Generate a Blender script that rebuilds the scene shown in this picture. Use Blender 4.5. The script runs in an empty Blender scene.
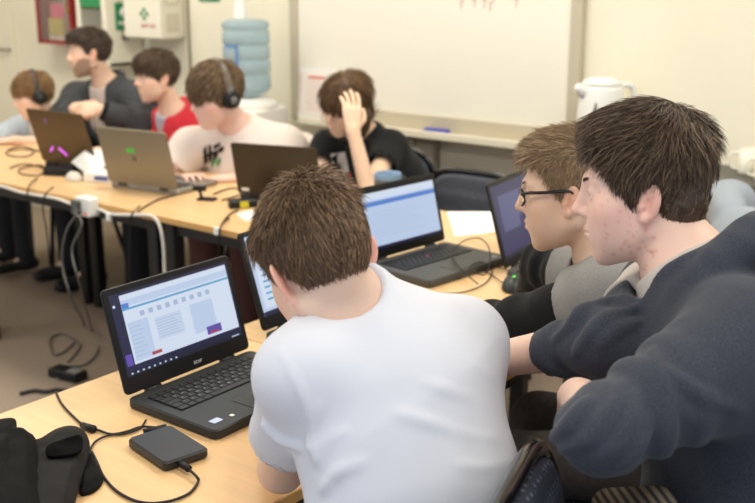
LAMP = 18; SCR = .92; WORLD = .95
import bpy, math, random
import numpy as np
from mathutils import Vector, Matrix
PI = math.pi
def A(*v): return np.array(v, float)
rng = np.random.default_rng(7)
random.seed(7)
C = bpy.context.scene.collection
# ------------------------------------------------------------------ camera
F = 1050.0; PIT = math.radians(15.2); YAW = math.radians(37.9); CH = 1.54
cp, sp = math.cos(PIT), math.sin(PIT)
FW = np.array((-math.sin(YAW)*cp, math.cos(YAW)*cp, -sp))
RT = np.array((math.cos(YAW), math.sin(YAW), 0.0))
UP = np.array((-math.sin(YAW)*sp, math.cos(YAW)*sp, cp))
CAM = np.array((0.0, 0.0, CH))
def ray(x, y): return FW + (x-377.5)/F*RT + (251.5-y)/F*UP
def P(x, y, t): return CAM + ray(x, y)*t            # measured point: picture position and distance
def PZ(x, y, z):
    d = ray(x, y); return CAM + d*((z-CH)/d[2])
def PY(x, y, Y):
    d = ray(x, y); return CAM + d*(Y/d[1])
def V3(r, u, f):                                     # direction given as right / up / away
    v = r*RT + u*UP + f*FW; return v/np.linalg.norm(v)
cam = bpy.data.cameras.new('camera'); co = bpy.data.objects.new('camera', cam); C.objects.link(co)
cam.lens = F/755*36; cam.sensor_width = 36; cam.clip_start = 0.05
co.matrix_world = Matrix(((RT[0], UP[0], -FW[0], 0), (RT[1], UP[1], -FW[1], 0), (RT[2], UP[2], -FW[2], CH), (0, 0, 0, 1)))
cam.dof.use_dof = True; cam.dof.focus_distance = 1.75; cam.dof.aperture_fstop = 4.5
bpy.context.scene.camera = co
# ------------------------------------------------------------------ materials
def mat(name, col, rough=.6, metal=0, bump=None, noise=None, spec=.5, emit=None, attr=False, sss=0, coat=0, sheen=0, trans=0, alpha=None, ior=1.45):
    m = bpy.data.materials.new(name); m.use_nodes = True
    nt = m.node_tree; b = nt.nodes['Principled BSDF']; L = nt.links
    c4 = (*col, 1)
    b.inputs['Base Color'].default_value = c4
    b.inputs['Roughness'].default_value = rough; b.inputs['Metallic'].default_value = metal
    b.inputs['Specular IOR Level'].default_value = spec; b.inputs['IOR'].default_value = ior
    if coat: b.inputs['Coat Weight'].default_value = coat; b.inputs['Coat Roughness'].default_value = .08
    if sheen: b.inputs['Sheen Weight'].default_value = sheen
    if trans: b.inputs['Transmission Weight'].default_value = trans
    if sss:
        b.inputs['Subsurface Weight'].default_value = sss; b.inputs['Subsurface Scale'].default_value = .006
        b.inputs['Subsurface Radius'].default_value = (1, .35, .2)
    if emit: b.inputs['Emission Color'].default_value = c4; b.inputs['Emission Strength'].default_value = emit
    tc = None
    if attr:
        a = nt.nodes.new('ShaderNodeVertexColor'); a.layer_name = 'Col'; L.new(a.outputs[0], b.inputs['Base Color'])
    if noise or bump:
        tc = nt.nodes.new('ShaderNodeTexCoord')
    if noise:                                          # (scale, amount, detail, stretch)
        sc, amt, det, st = noise
        mp = nt.nodes.new('ShaderNodeMapping'); mp.inputs['Scale'].default_value = st
        L.new(tc.outputs['Object'], mp.inputs[0])
        n = nt.nodes.new('ShaderNodeTexNoise'); n.inputs['Scale'].default_value = sc; n.inputs['Detail'].default_value = det
        L.new(mp.outputs[0], n.inputs[0])
        mr = nt.nodes.new('ShaderNodeMapRange'); mr.inputs[1].default_value = .3; mr.inputs[2].default_value = .7
        mr.inputs[3].default_value = 1-amt; mr.inputs[4].default_value = 1+amt
        L.new(n.outputs[0], mr.inputs[0])
        mx = nt.nodes.new('ShaderNodeMix'); mx.data_type = 'RGBA'; mx.blend_type = 'MULTIPLY'; mx.inputs[0].default_value = 1
        if attr: L.new(a.outputs[0], mx.inputs[6])
        else: mx.inputs[6].default_value = c4
        L.new(mr.outputs[0], mx.inputs[7]); L.new(mx.outputs[2], b.inputs['Base Color'])
    if bump:                                           # (scale, strength, distance)
        n2 = nt.nodes.new('ShaderNodeTexNoise'); n2.inputs['Scale'].default_value = bump[0]; n2.inputs['Detail'].default_value = 3
        L.new(tc.outputs['Object'], n2.inputs[0])
        bp = nt.nodes.new('ShaderNodeBump'); bp.inputs['Strength'].default_value = bump[1]; bp.inputs['Distance'].default_value = bump[2]
        L.new(n2.outputs[0], bp.inputs['Height']); L.new(bp.outputs[0], b.inputs['Normal'])
    if alpha is not None: b.inputs['Alpha'].default_value = alpha
    return m
def S(r, g, b):                                        # sRGB 0-255 to linear
    return tuple((c/255/12.92 if c/255 <= .04045 else ((c/255+.055)/1.055)**2.4) for c in (r, g, b))
# ------------------------------------------------------------------ objects
def link(name, data, parent=None):
    o = bpy.data.objects.new(name, data); C.objects.link(o)
    if parent: o.parent = parent
    return o
def tag(o, label=None, cat=None, group=None, kind=None):
    if label: o['label'] = label
    if cat: o['category'] = cat
    if group: o['group'] = group
    if kind: o['kind'] = kind
    return o
def thing(name, label, cat, loc=(0, 0, 0), rz=0, group=None, rot=None):
    o = link(name, None); o.location = tuple(loc); o.rotation_euler = rot or (0, 0, rz)
    return tag(o, label, cat, group)
def mesh_np(name, v, f, m, smooth=True, col=None):
    me = bpy.data.meshes.new(name)
    v = np.ascontiguousarray(v, dtype=np.float32); f = np.ascontiguousarray(f, dtype=np.int32)
    n = f.shape[1]
    me.vertices.add(len(v)); me.vertices.foreach_set('co', v.ravel())
    me.loops.add(f.size); me.loops.foreach_set('vertex_index', f.ravel())
    me.polygons.add(len(f)); me.polygons.foreach_set('loop_start', np.arange(0, f.size, n, dtype=np.int32))
    me.update(calc_edges=True)
    if smooth: me.polygons.foreach_set('use_smooth', np.ones(len(f), dtype=bool))
    if col is not None:
        a = me.color_attributes.new('Col', 'FLOAT_COLOR', 'POINT')
        a.data.foreach_set('color', np.ascontiguousarray(np.c_[col, np.ones(len(col))], dtype=np.float32).ravel())
    if m: me.materials.append(m)
    return me
class MB:
    """collects shapes; build() links them as one mesh"""
    def __init__(s): s.v = []; s.f = []; s.sm = []
    def raw(s, vs, fs, smooth=False, M=None):
        b = len(s.v)
        for p in vs: s.v.append(tuple(M @ Vector(p)) if M else tuple(p))
        for q in fs: s.f.append([b+i for i in q]); s.sm.append(smooth)
        return s
    def rbox(s, c, d, r=0.0, seg=3, axis=2, M=None, cham=0.0):
        """box with corners rounded round one axis, small chamfer on the rims"""
        ax = [(1, 2, 0), (2, 0, 1), (0, 1, 2)][axis]
        hx, hy, hz = d[ax[0]]/2, d[ax[1]]/2, d[ax[2]]/2
        r = min(r, hx-1e-5, hy-1e-5)
        def loop(ins):
            out = []
            rr = max(r-ins, 1e-5)
            for k, (sx, sy) in enumerate(((1, 1), (-1, 1), (-1, -1), (1, -1))):
                n = seg if r > 0 else 0
                for i in range(n+1):
                    a = k*PI/2 + (i/n*PI/2 if n else PI/4)
                    if r > 0: out.append((sx*(hx-r)+rr*math.cos(a), sy*(hy-r)+rr*math.sin(a)))
                    else: out.append((sx*(hx-ins), sy*(hy-ins)))
            return out
        zs = [(-hz, cham), (-hz+cham, 0), (hz-cham, 0), (hz, cham)] if cham > 0 else [(-hz, 0), (hz, 0)]
        vs = []
        for z, ins in zs:
            for (x, y) in loop(ins):
                p = [0, 0, 0]; p[ax[0]] = x+c[ax[0]]; p[ax[1]] = y+c[ax[1]]; p[ax[2]] = z+c[ax[2]]; vs.append(p)
        n = len(vs)//len(zs); fs = []
        for j in range(len(zs)-1):
            for i in range(n): fs.append([j*n+i, j*n+(i+1) % n, (j+1)*n+(i+1) % n, (j+1)*n+i])
        fs.append(list(range(n-1, -1, -1))); fs.append([(len(zs)-1)*n+i for i in range(n)])
        return s.raw(vs, fs, False, M)
    def tube(s, pts, r, n=8, closed=False, M=None, cap=True, flat=1.0):
        pts = [Vector(p) for p in pts]; m = len(pts)
        rr = r if isinstance(r, (list, tuple)) else [r]*m
        vs = []; fs = []; ref = None
        for i, p in enumerate(pts):
            a = pts[(i-1) % m] if (closed or i > 0) else p
            b = pts[(i+1) % m] if (closed or i < m-1) else p
            t = (b-a).normalized()
            if ref is None:
                ref = t.orthogonal().normalized()
                if abs(t.z) < .9: ref = (Vector((0, 0, 1))-t*t.z).normalized()
            ref = (ref-t*ref.dot(t))
            ref = ref.normalized() if ref.length > 1e-6 else t.orthogonal().normalized()
            bi = t.cross(ref)
            for k in range(n):
                a_ = 2*PI*k/n
                vs.append(p+ref*(math.cos(a_)*rr[i]*flat)+bi*(math.sin(a_)*rr[i]))
        for i in range(m if closed else m-1):
            j = (i+1) % m
            for k in range(n): fs.append([i*n+k, i*n+(k+1) % n, j*n+(k+1) % n, j*n+k])
        if cap and not closed:
            fs.append(list(range(n-1, -1, -1))); fs.append([(m-1)*n+k for k in range(n)])
        return s.raw(vs, fs, True, M)
    def lathe(s, prof, n=24, c=(0, 0, 0), M=None, cap=True):
        vs = []; fs = []
        for (r, z) in prof:
            for k in range(n):
                a = 2*PI*k/n; vs.append((c[0]+r*math.cos(a), c[1]+r*math.sin(a), c[2]+z))
        for i in range(len(prof)-1):
            for k in range(n): fs.append([i*n+k, i*n+(k+1) % n, (i+1)*n+(k+1) % n, (i+1)*n+k])
        if cap:
            fs.append(list(range(n-1, -1, -1))); fs.append([(len(prof)-1)*n+k for k in range(n)])
        return s.raw(vs, fs, True, M)
    def prism(s, poly, z0, z1, M=None):
        n = len(poly)
        vs = [(x, y, z0) for x, y in poly]+[(x, y, z1) for x, y in poly]
        fs = [[i, (i+1) % n, n+(i+1) % n, n+i] for i in range(n)]+[list(range(n-1, -1, -1)), [n+i for i in range(n)]]
        return s.raw(vs, fs, False, M)
    def mesh(s, name, m, sharp=True):
        me = bpy.data.meshes.new(name); me.from_pydata(s.v, [], s.f)
        me.polygons.foreach_set('use_smooth', s.sm)
        if m: me.materials.append(m)
        me.update(); return me
    def build(s, name, m, parent=None):
        return link(name, s.mesh(name, m), parent)
def smooth_path(pts, k=6, closed=False):
    pts = [Vector(p) for p in pts]; n = len(pts); out = []
    for i in range(n if closed else n-1):
        g = lambda j: pts[j % n] if closed else pts[max(0, min(n-1, j))]
        a, b, c, d = g(i-1), g(i), g(i+1), g(i+2)
        for q in range(k):
            t = q/k
            out.append(.5*((2*b)+(c-a)*t+(2*a-5*b+4*c-d)*t*t+(3*b-a-3*c+d)*t**3))
    if not closed: out.append(pts[-1])
    return out
def text(name, body, size, m, parent, M, ext=.0004, align='CENTER'):
    cu = bpy.data.curves.new(name, 'FONT'); cu.body = body; cu.size = size; cu.extrude = ext
    cu.align_x = align; cu.align_y = 'CENTER'
    o = bpy.data.objects.new(name, cu); C.objects.link(o)
    dg = bpy.context.evaluated_depsgraph_get()
    me = bpy.data.meshes.new_from_object(o.evaluated_get(dg)); bpy.data.objects.remove(o)
    me.name = name; me.transform(M); me.materials.clear(); me.materials.append(m)
    return link(name, me, parent)
# ------------------------------------------------------------------ implicit surfaces
def smin(a, b, k):
    if k <= 0: return np.minimum(a, b)
    h = np.maximum(k-np.abs(a-b), 0)/k
    return np.minimum(a, b)-h*h*k*.25
def smax(a, b, k): return -smin(-a, -b, k)
def sph(x, y, z, c, r): return np.sqrt((x-c[0])**2+(y-c[1])**2+(z-c[2])**2)-r
def eli(x, y, z, c, r):
    X, Y, Z = (x-c[0])/r[0], (y-c[1])/r[1], (z-c[2])/r[2]
    k0 = np.sqrt(X*X+Y*Y+Z*Z)
    k1 = np.sqrt((X/r[0])**2+(Y/r[1])**2+(Z/r[2])**2)
    return k0*(k0-1)/np.maximum(k1, 1e-6)
def cone(x, y, z, a, b, ra, rb, fold=None):
    ba = np.subtract(b, a); L2 = float(ba@ba)
    px, py, pz = x-a[0], y-a[1], z-a[2]
    h = np.clip((px*ba[0]+py*ba[1]+pz*ba[2])/L2, 0, 1)
    qx, qy, qz = px-h*ba[0], py-h*ba[1], pz-h*ba[2]
    d = np.sqrt(qx*qx+qy*qy+qz*qz)-(ra+(rb-ra)*h)
    if fold:                                           # (amplitude, waves, centre, width): cloth folds round a limb
        amp, fr, ce, wd, ph = fold
        e1 = np.cross(ba, (0.3, .5, .81)); e1 /= np.linalg.norm(e1); e2 = np.cross(ba/math.sqrt(L2), e1)
        an = np.arctan2(qx*e1[0]+qy*e1[1]+qz*e1[2], qx*e2[0]+qy*e2[1]+qz*e2[2])
        hh = (px*ba[0]+py*ba[1]+pz*ba[2])/L2
        w = np.sin(hh*fr*2*PI+1.6*np.sin(an+ph)+.9*np.sin(2*an+2*ph))
        w = np.sign(w)*np.abs(w)**.7*(.65+.35*np.sin(an*2+ph*3+hh*4))
        d = d-amp*np.exp(-((hh-ce)/wd)**2)*w
    return d
def etube(x, y, z, a, b, right, ra, rb):
    """limb of elliptic section: ra/rb = (half width along right, half depth)"""
    ba = np.subtract(b, a); L2 = float(ba@ba)
    rg = np.array(right)-ba*(np.dot(right, ba)/L2); rg /= np.linalg.norm(rg)
    px, py, pz = x-a[0], y-a[1], z-a[2]
    h = np.clip((px*ba[0]+py*ba[1]+pz*ba[2])/L2, 0, 1)
    qx, qy, qz = px-h*ba[0], py-h*ba[1], pz-h*ba[2]
    u = qx*rg[0]+qy*rg[1]+qz*rg[2]
    w2 = np.maximum(qx*qx+qy*qy+qz*qz-u*u, 0)
    rx = ra[0]+(rb[0]-ra[0])*h; ry = ra[1]+(rb[1]-ra[1])*h
    k0 = np.sqrt((u/rx)**2+w2/ry**2); k1 = np.sqrt((u/rx**2)**2+w2/ry**4)
    return k0*(k0-1)/np.maximum(k1, 1e-5)
def waves(x, y, z, sc, seed, n=5):
    r = np.random.default_rng(seed); out = 0
    for i in range(n):
        k = r.normal(size=3); k *= sc*(.6+.8*i/n)/np.linalg.norm(k)
        out = out+np.sin(x*k[0]+y*k[1]+z*k[2]+r.uniform(0, 6.28)+1.2*np.sin((x*k[1]-y*k[0]+z*k[1])*.6))
    return out/n
class Vol:
    def __init__(s, lo, hi, h, fine=None, hf=None):
        s.ax = []
        for i in range(3):
            if fine is None: a = np.arange(lo[i], hi[i]+h, h)
            else:
                f0, f1 = fine[0][i], fine[1][i]
                a = np.concatenate([np.arange(f0, lo[i]-h, -h)[::-1], np.arange(f0, f1, hf)[1:], np.arange(f1, hi[i]+h, h)])
            s.ax.append(a.astype(np.float32))
        s.D = np.ones([len(a) for a in s.ax], np.float32)
    def put(s, fn, lo, hi, k=.01, op='u', pad=.03):
        sl = []
        for i in range(3):
            i0 = max(0, np.searchsorted(s.ax[i], lo[i]-pad)-1); i1 = min(len(s.ax[i]), np.searchsorted(s.ax[i], hi[i]+pad)+1)
            if i1 <= i0: return
            sl.append(slice(i0, i1))
        X = s.ax[0][sl[0]][:, None, None]; Y = s.ax[1][sl[1]][None, :, None]; Z = s.ax[2][sl[2]][None, None, :]
        d = fn(X, Y, Z).astype(np.float32); sl = tuple(sl)
        if op == 'u': s.D[sl] = smin(s.D[sl], d, k)
        elif op == 's': s.D[sl] = smax(s.D[sl], -d, k)
        elif op == 'd': s.D[sl] = s.D[sl]+d            # displace
    def cone(s, a, b, ra, rb, k=.02, op='u', fold=None, cut=None):
        r = max(ra, rb); lo = np.minimum(a, b)-r; hi = np.maximum(a, b)+r
        def fn(x, y, z):
            d = cone(x, y, z, a, b, ra, rb, fold)
            for c in (cut or []):                      # (point, outward normal)
                d = smax(d, (x-c[0][0])*c[1][0]+(y-c[0][1])*c[1][1]+(z-c[0][2])*c[1][2], .006)
            return d
        s.put(fn, lo, hi, k, op, .03+k)
    def etube(s, a, b, right, ra, rb, k=.03, op='u', cut=None):
        r = max(*ra, *rb); lo = np.minimum(a, b)-r; hi = np.maximum(a, b)+r
        def fn(x, y, z):
            d = etube(x, y, z, a, b, right, ra, rb)
            for c in (cut or []):
                d = smax(d, (x-c[0][0])*c[1][0]+(y-c[0][1])*c[1][1]+(z-c[0][2])*c[1][2], .008)
            return d
        s.put(fn, lo, hi, k, op, .03+k)
    def ball(s, c, r, k=.01, op='u', R=None):
        r = np.array((r, r, r) if np.isscalar(r) else r); m = r.max(); c = np.array(c)
        def fn(x, y, z):
            if R is None: return eli(x, y, z, c, r)
            px, py, pz = x-c[0], y-c[1], z-c[2]
            return eli(*(px*R[i][0]+py*R[i][1]+pz*R[i][2] for i in range(3)), (0, 0, 0), r)
        s.put(fn, c-m, c+m, k, op, .02+k)
    def hit(s, px, py, t0=.8, t1=6):
        d = ray(px, py)
        for t in np.arange(t0, t1, .003):
            q = CAM+d*t
            ix = [np.searchsorted(s.ax[i], q[i]) for i in range(3)]
            if all(0 < ix[i] < len(s.ax[i]) for i in range(3)) and s.D[tuple(ix)] < 0: return q
        return None
    def ridge(s, pix, r, k=.02, depth=.3, op='u'):
        q = [s.hit(*p) for p in pix]; q = [a-ray(*p)*0+FW*r*depth for a, p in zip(q, pix) if a is not None]
        if len(q) < 2: return
        q = [np.array(v) for v in smooth_path(q, 4)]
        n = len(q)
        for i in range(n-1):
            e = lambda j: r*(.25+.75*math.sin(PI*min(max(j/(n-1), .02), .98)))
            s.cone(q[i], q[i+1], e(i), e(i+1), k/ (1 if op == 's' else 1), op)
    def surf(s):
        D = s.D; xs, ys, zs = s.ax
        D = np.pad(D, 0); Sg = D < 0
        c = np.zeros([n-1 for n in D.shape], np.int8)
        for i in (0, 1):
            for j in (0, 1):
                for k in (0, 1):
                    c += Sg[i:D.shape[0]-1+i, j:D.shape[1]-1+j, k:D.shape[2]-1+k]
        act = (c > 0) & (c < 8); idx = np.argwhere(act); n = len(idx)
        cid = np.full(c.shape, -1, np.int32); cid[act] = np.arange(n)
        acc = np.zeros((n, 3)); cnt = np.zeros(n)
        cor = [(i, j, k) for i in (0, 1) for j in (0, 1) for k in (0, 1)]
        vals = {q: D[idx[:, 0]+q[0], idx[:, 1]+q[1], idx[:, 2]+q[2]] for q in cor}
        pos = {q: np.c_[xs[idx[:, 0]+q[0]], ys[idx[:, 1]+q[1]], zs[idx[:, 2]+q[2]]] for q in cor}
        for a in cor:
            for ax in range(3):
                if a[ax]: continue
                b = list(a); b[ax] = 1; b = tuple(b)
                m = (vals[a] < 0) != (vals[b] < 0)
                t = (vals[a][m]/(vals[a][m]-vals[b][m]))[:, None]
                acc[m] += pos[a][m]*(1-t)+pos[b][m]*t; cnt[m] += 1
        v = acc/cnt[:, None]
        quads = []
        for ax in range(3):
            o1, o2 = (ax+1) % 3, (ax+2) % 3
            s0 = [slice(None)]*3; s1 = [slice(None)]*3
            s0[ax] = slice(0, -1); s1[ax] = slice(1, None)
            for o in (o1, o2): s0[o] = slice(1, -1); s1[o] = slice(1, -1)
            A = Sg[tuple(s0)]; B = Sg[tuple(s1)]
            g = np.argwhere(A != B)
            flip = A[g[:, 0], g[:, 1], g[:, 2]]
            g = g.copy(); g[:, o1] += 1; g[:, o2] += 1
            def cc(d1, d2):
                h = g.copy(); h[:, o1] += d1; h[:, o2] += d2
                return cid[h[:, 0], h[:, 1], h[:, 2]]
            q = np.c_[cc(-1, -1), cc(0, -1), cc(0, 0), cc(-1, 0)]
            q[~flip] = q[~flip][:, ::-1]
            quads.append(q)
        f = np.concatenate(quads); f = f[(f >= 0).all(1)]
        return v, f
    def build(s, name, m, parent=None, origin=(0, 0, 0), colf=None):
        v, f = s.surf()
        col = colf(v) if colf else None
        me = mesh_np(name, v-np.array(origin), f, m, True, col)
        return link(name, me, parent)
# ------------------------------------------------------------------ palette
M_skin = mat('skin', (.7, .5, .4), .5, attr=True, sss=.12, spec=.35, bump=(420, .12, .0006))
M_hair = mat('hair', (.1, .06, .03), .42, attr=True, spec=.4)
M_white_eye = mat('eye_white', (.75, .72, .7), .15)
M_iris = mat('iris', (.10, .13, .15), .15)
M_pupil = mat('pupil', (.01, .01, .01), .1)
M_brow = mat('brow', (.06, .035, .02), .6)
M_tee = mat('white_cotton', S(218, 220, 230), .85, bump=(900, .12, .0004))
M_hoodie = mat('charcoal_jersey', S(55, 59, 70), .95, sheen=.08, noise=(650, .45, 2, (1, 1, 1)), bump=(700, .25, .0006))
M_black_jersey = mat('black_jersey', S(15, 15, 17), .95, sheen=.04, bump=(700, .2, .0005))
M_grey_jersey = mat('grey_jersey', S(140, 138, 136), .95, noise=(600, .2, 3, (1, 1, 1)), bump=(700, .2, .0005))
M_trouser = mat('dark_trouser', S(34, 35, 40), .9, noise=(90, .25, 3, (1, 1, 1)))
M_khaki = mat('grey_brown_cloth', S(66, 61, 58), .9, noise=(60, .2, 3, (1, 1, 1)))
M_shoe = mat('black_shoe', S(24, 24, 26), .6)
M_wood = mat('beech_laminate', S(229, 189, 138), .33, noise=(5, .07, 4, (.6, 9, 9)), spec=.45, coat=.15)
M_edge = mat('beech_edge', S(206, 160, 96), .5)
M_blackmetal = mat('black_metal', S(22, 22, 23), .4, spec=.5)
M_black = mat('black_plastic', S(22, 22, 24), .42, spec=.4)
M_blacksatin = mat('black_satin_plastic', S(44, 46, 47), .45, spec=.4, bump=(900, .1, .0003))
M_key = mat('black_key', S(20, 20, 22), .45)
M_keyglyph = mat('key_print', S(190, 190, 190), .5)
M_silver = mat('grey_metal', S(150, 146, 138), .38, metal=.6)
# ------------------------------------------------------------------ people
def unit(v): v = np.array(v, float); return v/np.linalg.norm(v)
class Head:
    def __init__(s, c, f, up, sc=1.0):
        s.c = np.array(c); s.f = unit(f); r = unit(np.cross(s.f, up)); s.r = r; s.u = np.cross(r, s.f); s.s = sc
        s.R = np.array((s.r, s.f, s.u))
    def loc(s, x, y, z):
        px, py, pz = x-s.c[0], y-s.c[1], z-s.c[2]
        return [(px*s.R[i][0]+py*s.R[i][1]+pz*s.R[i][2])/s.s for i in range(3)]
    def w(s, x, y, z): return s.c+s.s*(x*s.r+y*s.f+z*s.u)
    def M(s):
        m = Matrix.Identity(4)
        for i, a in enumerate((s.r, s.f, s.u)):
            for j in range(3): m[j][i] = a[j]
        return m
def head_sdf(x, y, z, open_=.005, nose=1.0, chin=1.0, soft=0.0, flare=.38):
    ax = np.abs(x)
    d = eli(ax, y, z, (0, -.010, .042), (.072, .094, .084))
    d = smin(d, eli(ax, y, z, (0, .034, -.012), (.058+soft*.006, .055, .080)), .03)
    d = smin(d, cone(ax, y, z, (.050, .000, -.046), (.016, .066, -.088), .020+soft*.006, .017+soft*.004), .028)
    d = smin(d, sph(ax, y, z, (0, .075*chin, -.092), .0145), .02)
    d = smin(d, eli(ax, y, z, (0, .032, -.072), (.042, .046, .030)), .02)
    d = smin(d, sph(ax, y, z, (.040, .056, -.010), .022+soft*.004), .035)
    d = smin(d, eli(ax, y, z, (.026, .050, -.046), (.030+soft*.005, .034, .036)), .03)
    d = smin(d, cone(ax, y, z, (.010, .0845, .037), (.040, .070, .036), .0085, .009), .014)
    d = smax(d, -sph(ax, y, z, (.033, .104, .018), .0170), .018)
    d = smin(d, sph(ax, y, z, (.0315, .0745, .018), .0146), .006)
    d = smax(d, -eli(ax, y, z, (.0315, .091, .0150), (.0125, .012, open_)), .002)
    n = nose
    d = smin(d, cone(ax, y, z, (0, .0865, .030), (0, .090+.018*n, -.010), .0078, .0096), .016)
    d = smin(d, sph(ax, y, z, (0, .090+.0195*n, -.0120), .0090), .006)
    d = smin(d, sph(ax, y, z, (.0115, .0885+.009*n, -.0165), .0074), .008)
    d = smax(d, -eli(ax, y, z, (.0062, .090+.013*n, -.0245), (.0036, .006, .004)), .003)
    d = smin(d, eli(ax, y, z, (0, .0795, -.048), (.026, .0165, .027)), .016)
    d = smin(d, cone(ax, y, z, (0, .0972, -.0440), (.020, .0865, -.0480), .0055, .0028), .004)
    d = smin(d, cone(ax, y, z, (0, .0962, -.0560), (.018, .0855, -.0530), .0065, .003), .005)
    d = smax(d, -cone(ax, y, z, (0, .1040, -.0499), (.022, .0900, -.0502), .0019, .0014), .003)
    ye = y+.004+.18*(z+.01); xe = ax-.0765+flare*(y+.006)
    e = eli(xe, ye, z, (0, 0, .000), (.0068, .0170, .0300))
    e = smin(e, sph(ax, y, z, (.0725, .004, -.027), .0080), .008)
    e = smax(e, -eli(xe, ye, z, (.0085, .003, -.006), (.0082, .0090, .0145)), .003)
    e = smax(e, -eli(xe, ye, z, (.0085, .000, .010), (.0058, .0110, .0150)), .003)
    e = smin(e, cone(xe, ye, z, (.002, -.004, -.012), (.0025, -.006, .010), .0025, .002), .004)
    e = smin(e, sph(xe, ye, z, (.001, .013, -.007), .0050), .006)
    return smin(d, e, .008)
def hair_sdf(x, y, z, st):
    ts, tb, tt = st['t']
    d = eli(x, y, z, (0, -.010, .042), (.072+ts, .094+tb, .084+tt))
    for c, r in st.get('lumps', []): d = smin(d, eli(x, y, z, c, r), st.get('k', .03))
    phi = np.degrees(np.arctan2(np.abs(x), y+.0))
    thr = np.interp(phi, [a for a, b in st['line']], [b for a, b in st['line']])
    if 'asym' in st: thr = thr+st['asym'](x, y)
    d = smax(d, (thr-z)*.85, .008)
    for c, r in st.get('extra', []): d = smin(d, eli(x, y, z, c, r), .02)
    for c, r in st.get('cutout', []): d = smax(d, -eli(x, y, z, c, r), .01)
    return d+.0016*np.sin(z*260+9*np.sin(x*60)+7*np.sin(y*50))*np.sin(x*240+y*190)
def hair(H, st, m, parent, origin, vox=.003):
    s = H.s; R = .2*s
    V = Vol(H.c-R-(H.u*0), H.c+R, vox)
    if st.get('extra'): V = Vol(H.c-R-.1, H.c+R, vox)
    V.put(lambda x, y, z: hair_sdf(*H.loc(x, y, z), st)*s, H.c-R-.1, H.c+R, 0)
    v, f = V.surf()
    base = np.array(st['col'])
    L = (v-H.c)@H.R.T/s
    shade = .85+.25*waves(L[:, 0], L[:, 1], L[:, 2], 180, 3)
    tip = st.get('tipcol')
    cols = base[None]*shade[:, None]
    # strands
    a, b, c, d_ = (v[f[:, i]] for i in range(4))
    fn = np.cross(c-a, d_-b); ar = np.linalg.norm(fn, axis=1); fn /= ar[:, None]+1e-12
    cen = (a+b+c+d_)/4; Lc = (cen-H.c)@H.R.T/s; Ln = fn@H.R.T
    hd = head_sdf(*Lc.T[:, :]) 
    ok = (hd > -.001) & ((Lc*Ln).sum(1) > 0)
    w = ar*ok; w /= w.sum()
    N = st['n']; g = np.random.default_rng(st.get('seed', 1))
    pick = g.choice(len(f), N, p=w)
    p = Lc[pick]+g.normal(size=(N, 3))*.0012; n = Ln[pick]
    K = 6; tw = .55+.75*g.random(N)
    Ls = st['len'](p)*tw
    lift = st['lift'](p)*(.4+1.2*g.random(N))
    jit = g.normal(size=(N, 3))*st.get('jit', .18)
    cl = st.get('clump', .22); jit = jit+cl*np.c_[waves(*p.T*1.0, 150, 31, 4), waves(*p.T, 150, 32, 4), waves(*p.T, 150, 33, 4)]*2
    ctr = np.array((0, -.01, .03)); lx, lz = [a for a, b in st['line']], [b for a, b in st['line']]
    for turn in range(4):                              # strands that hang below the hairline are cut shorter
        path = [p-n*.002]; q = p.copy()
        for k in range(K):
            nn = (q-ctr)/np.array((.075, .098, .088))**2*.08**2; nn /= np.linalg.norm(nn, axis=1)[:, None]
            fl = st['flow'](q)+jit
            fl = fl-nn*(fl*nn).sum(1)[:, None]*st.get('hug', 1.0); fl /= np.linalg.norm(fl, axis=1)[:, None]+1e-9
            di = fl+nn*lift[:, None]*(1-.5*k/K); di /= np.linalg.norm(di, axis=1)[:, None]
            q = q+di*(Ls/K)[:, None]; path.append(q.copy())
        low = (q[:, 2] < np.interp(np.degrees(np.arctan2(np.abs(q[:, 0]), q[:, 1])), lx, lz)-st.get('over', .012)*(.4+1.2*tw)) | (q[:, 1] > st.get('front', .2))
        if turn < 3: Ls = np.where(low, Ls*.55, Ls)
    path = np.array(path)                              # K+1,N,3
    rad = st['rad']*(.7+.6*g.random(N))
    vs = []; cs = []
    t = np.gradient(path, axis=0); t /= np.linalg.norm(t, axis=2)[..., None]+1e-9
    e1 = np.cross(t, n[None]); e1 /= np.linalg.norm(e1, axis=2)[..., None]+1e-9; e2 = np.cross(t, e1)
    cv = base[None]*(.62+.8*g.random(N))[:, None]
    if tip is not None:
        hi = g.random(N) < st.get('tipshare', .35); cv[hi] = np.array(tip)[None]*(.7+.5*g.random(hi.sum()))[:, None]
    prof = [1, 1, 1, .95, .85, .6, .12]
    V3s = np.zeros((N, K+1, 3, 3))
    for k in range(K+1):
        for j in range(3):
            an = 2*PI*j/3
            V3s[:, k, j] = path[k]+(e1[k]*math.cos(an)+e2[k]*math.sin(an))*(rad*prof[k])[:, None]
    sv = V3s.reshape(-1, 3); sc = np.repeat(cv, (K+1)*3, axis=0)
    i0 = (np.arange(N)*(K+1)*3)[:, None]
    F = []
    for k in range(K):
        for j in range(3):
            F.append(np.c_[i0+k*3+j, i0+k*3+(j+1) % 3, i0+(k+1)*3+(j+1) % 3, i0+(k+1)*3+j])
    F = np.concatenate(F)
    sw = H.c+s*(sv@H.R)
    allv = np.r_[v, sw]; allf = np.r_[f, F+len(v)]; allc = np.r_[cols, sc]
    return link('hair', mesh_np('hair', allv-np.array(origin), allf, m, True, np.clip(allc, 0, 1)), parent)
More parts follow.
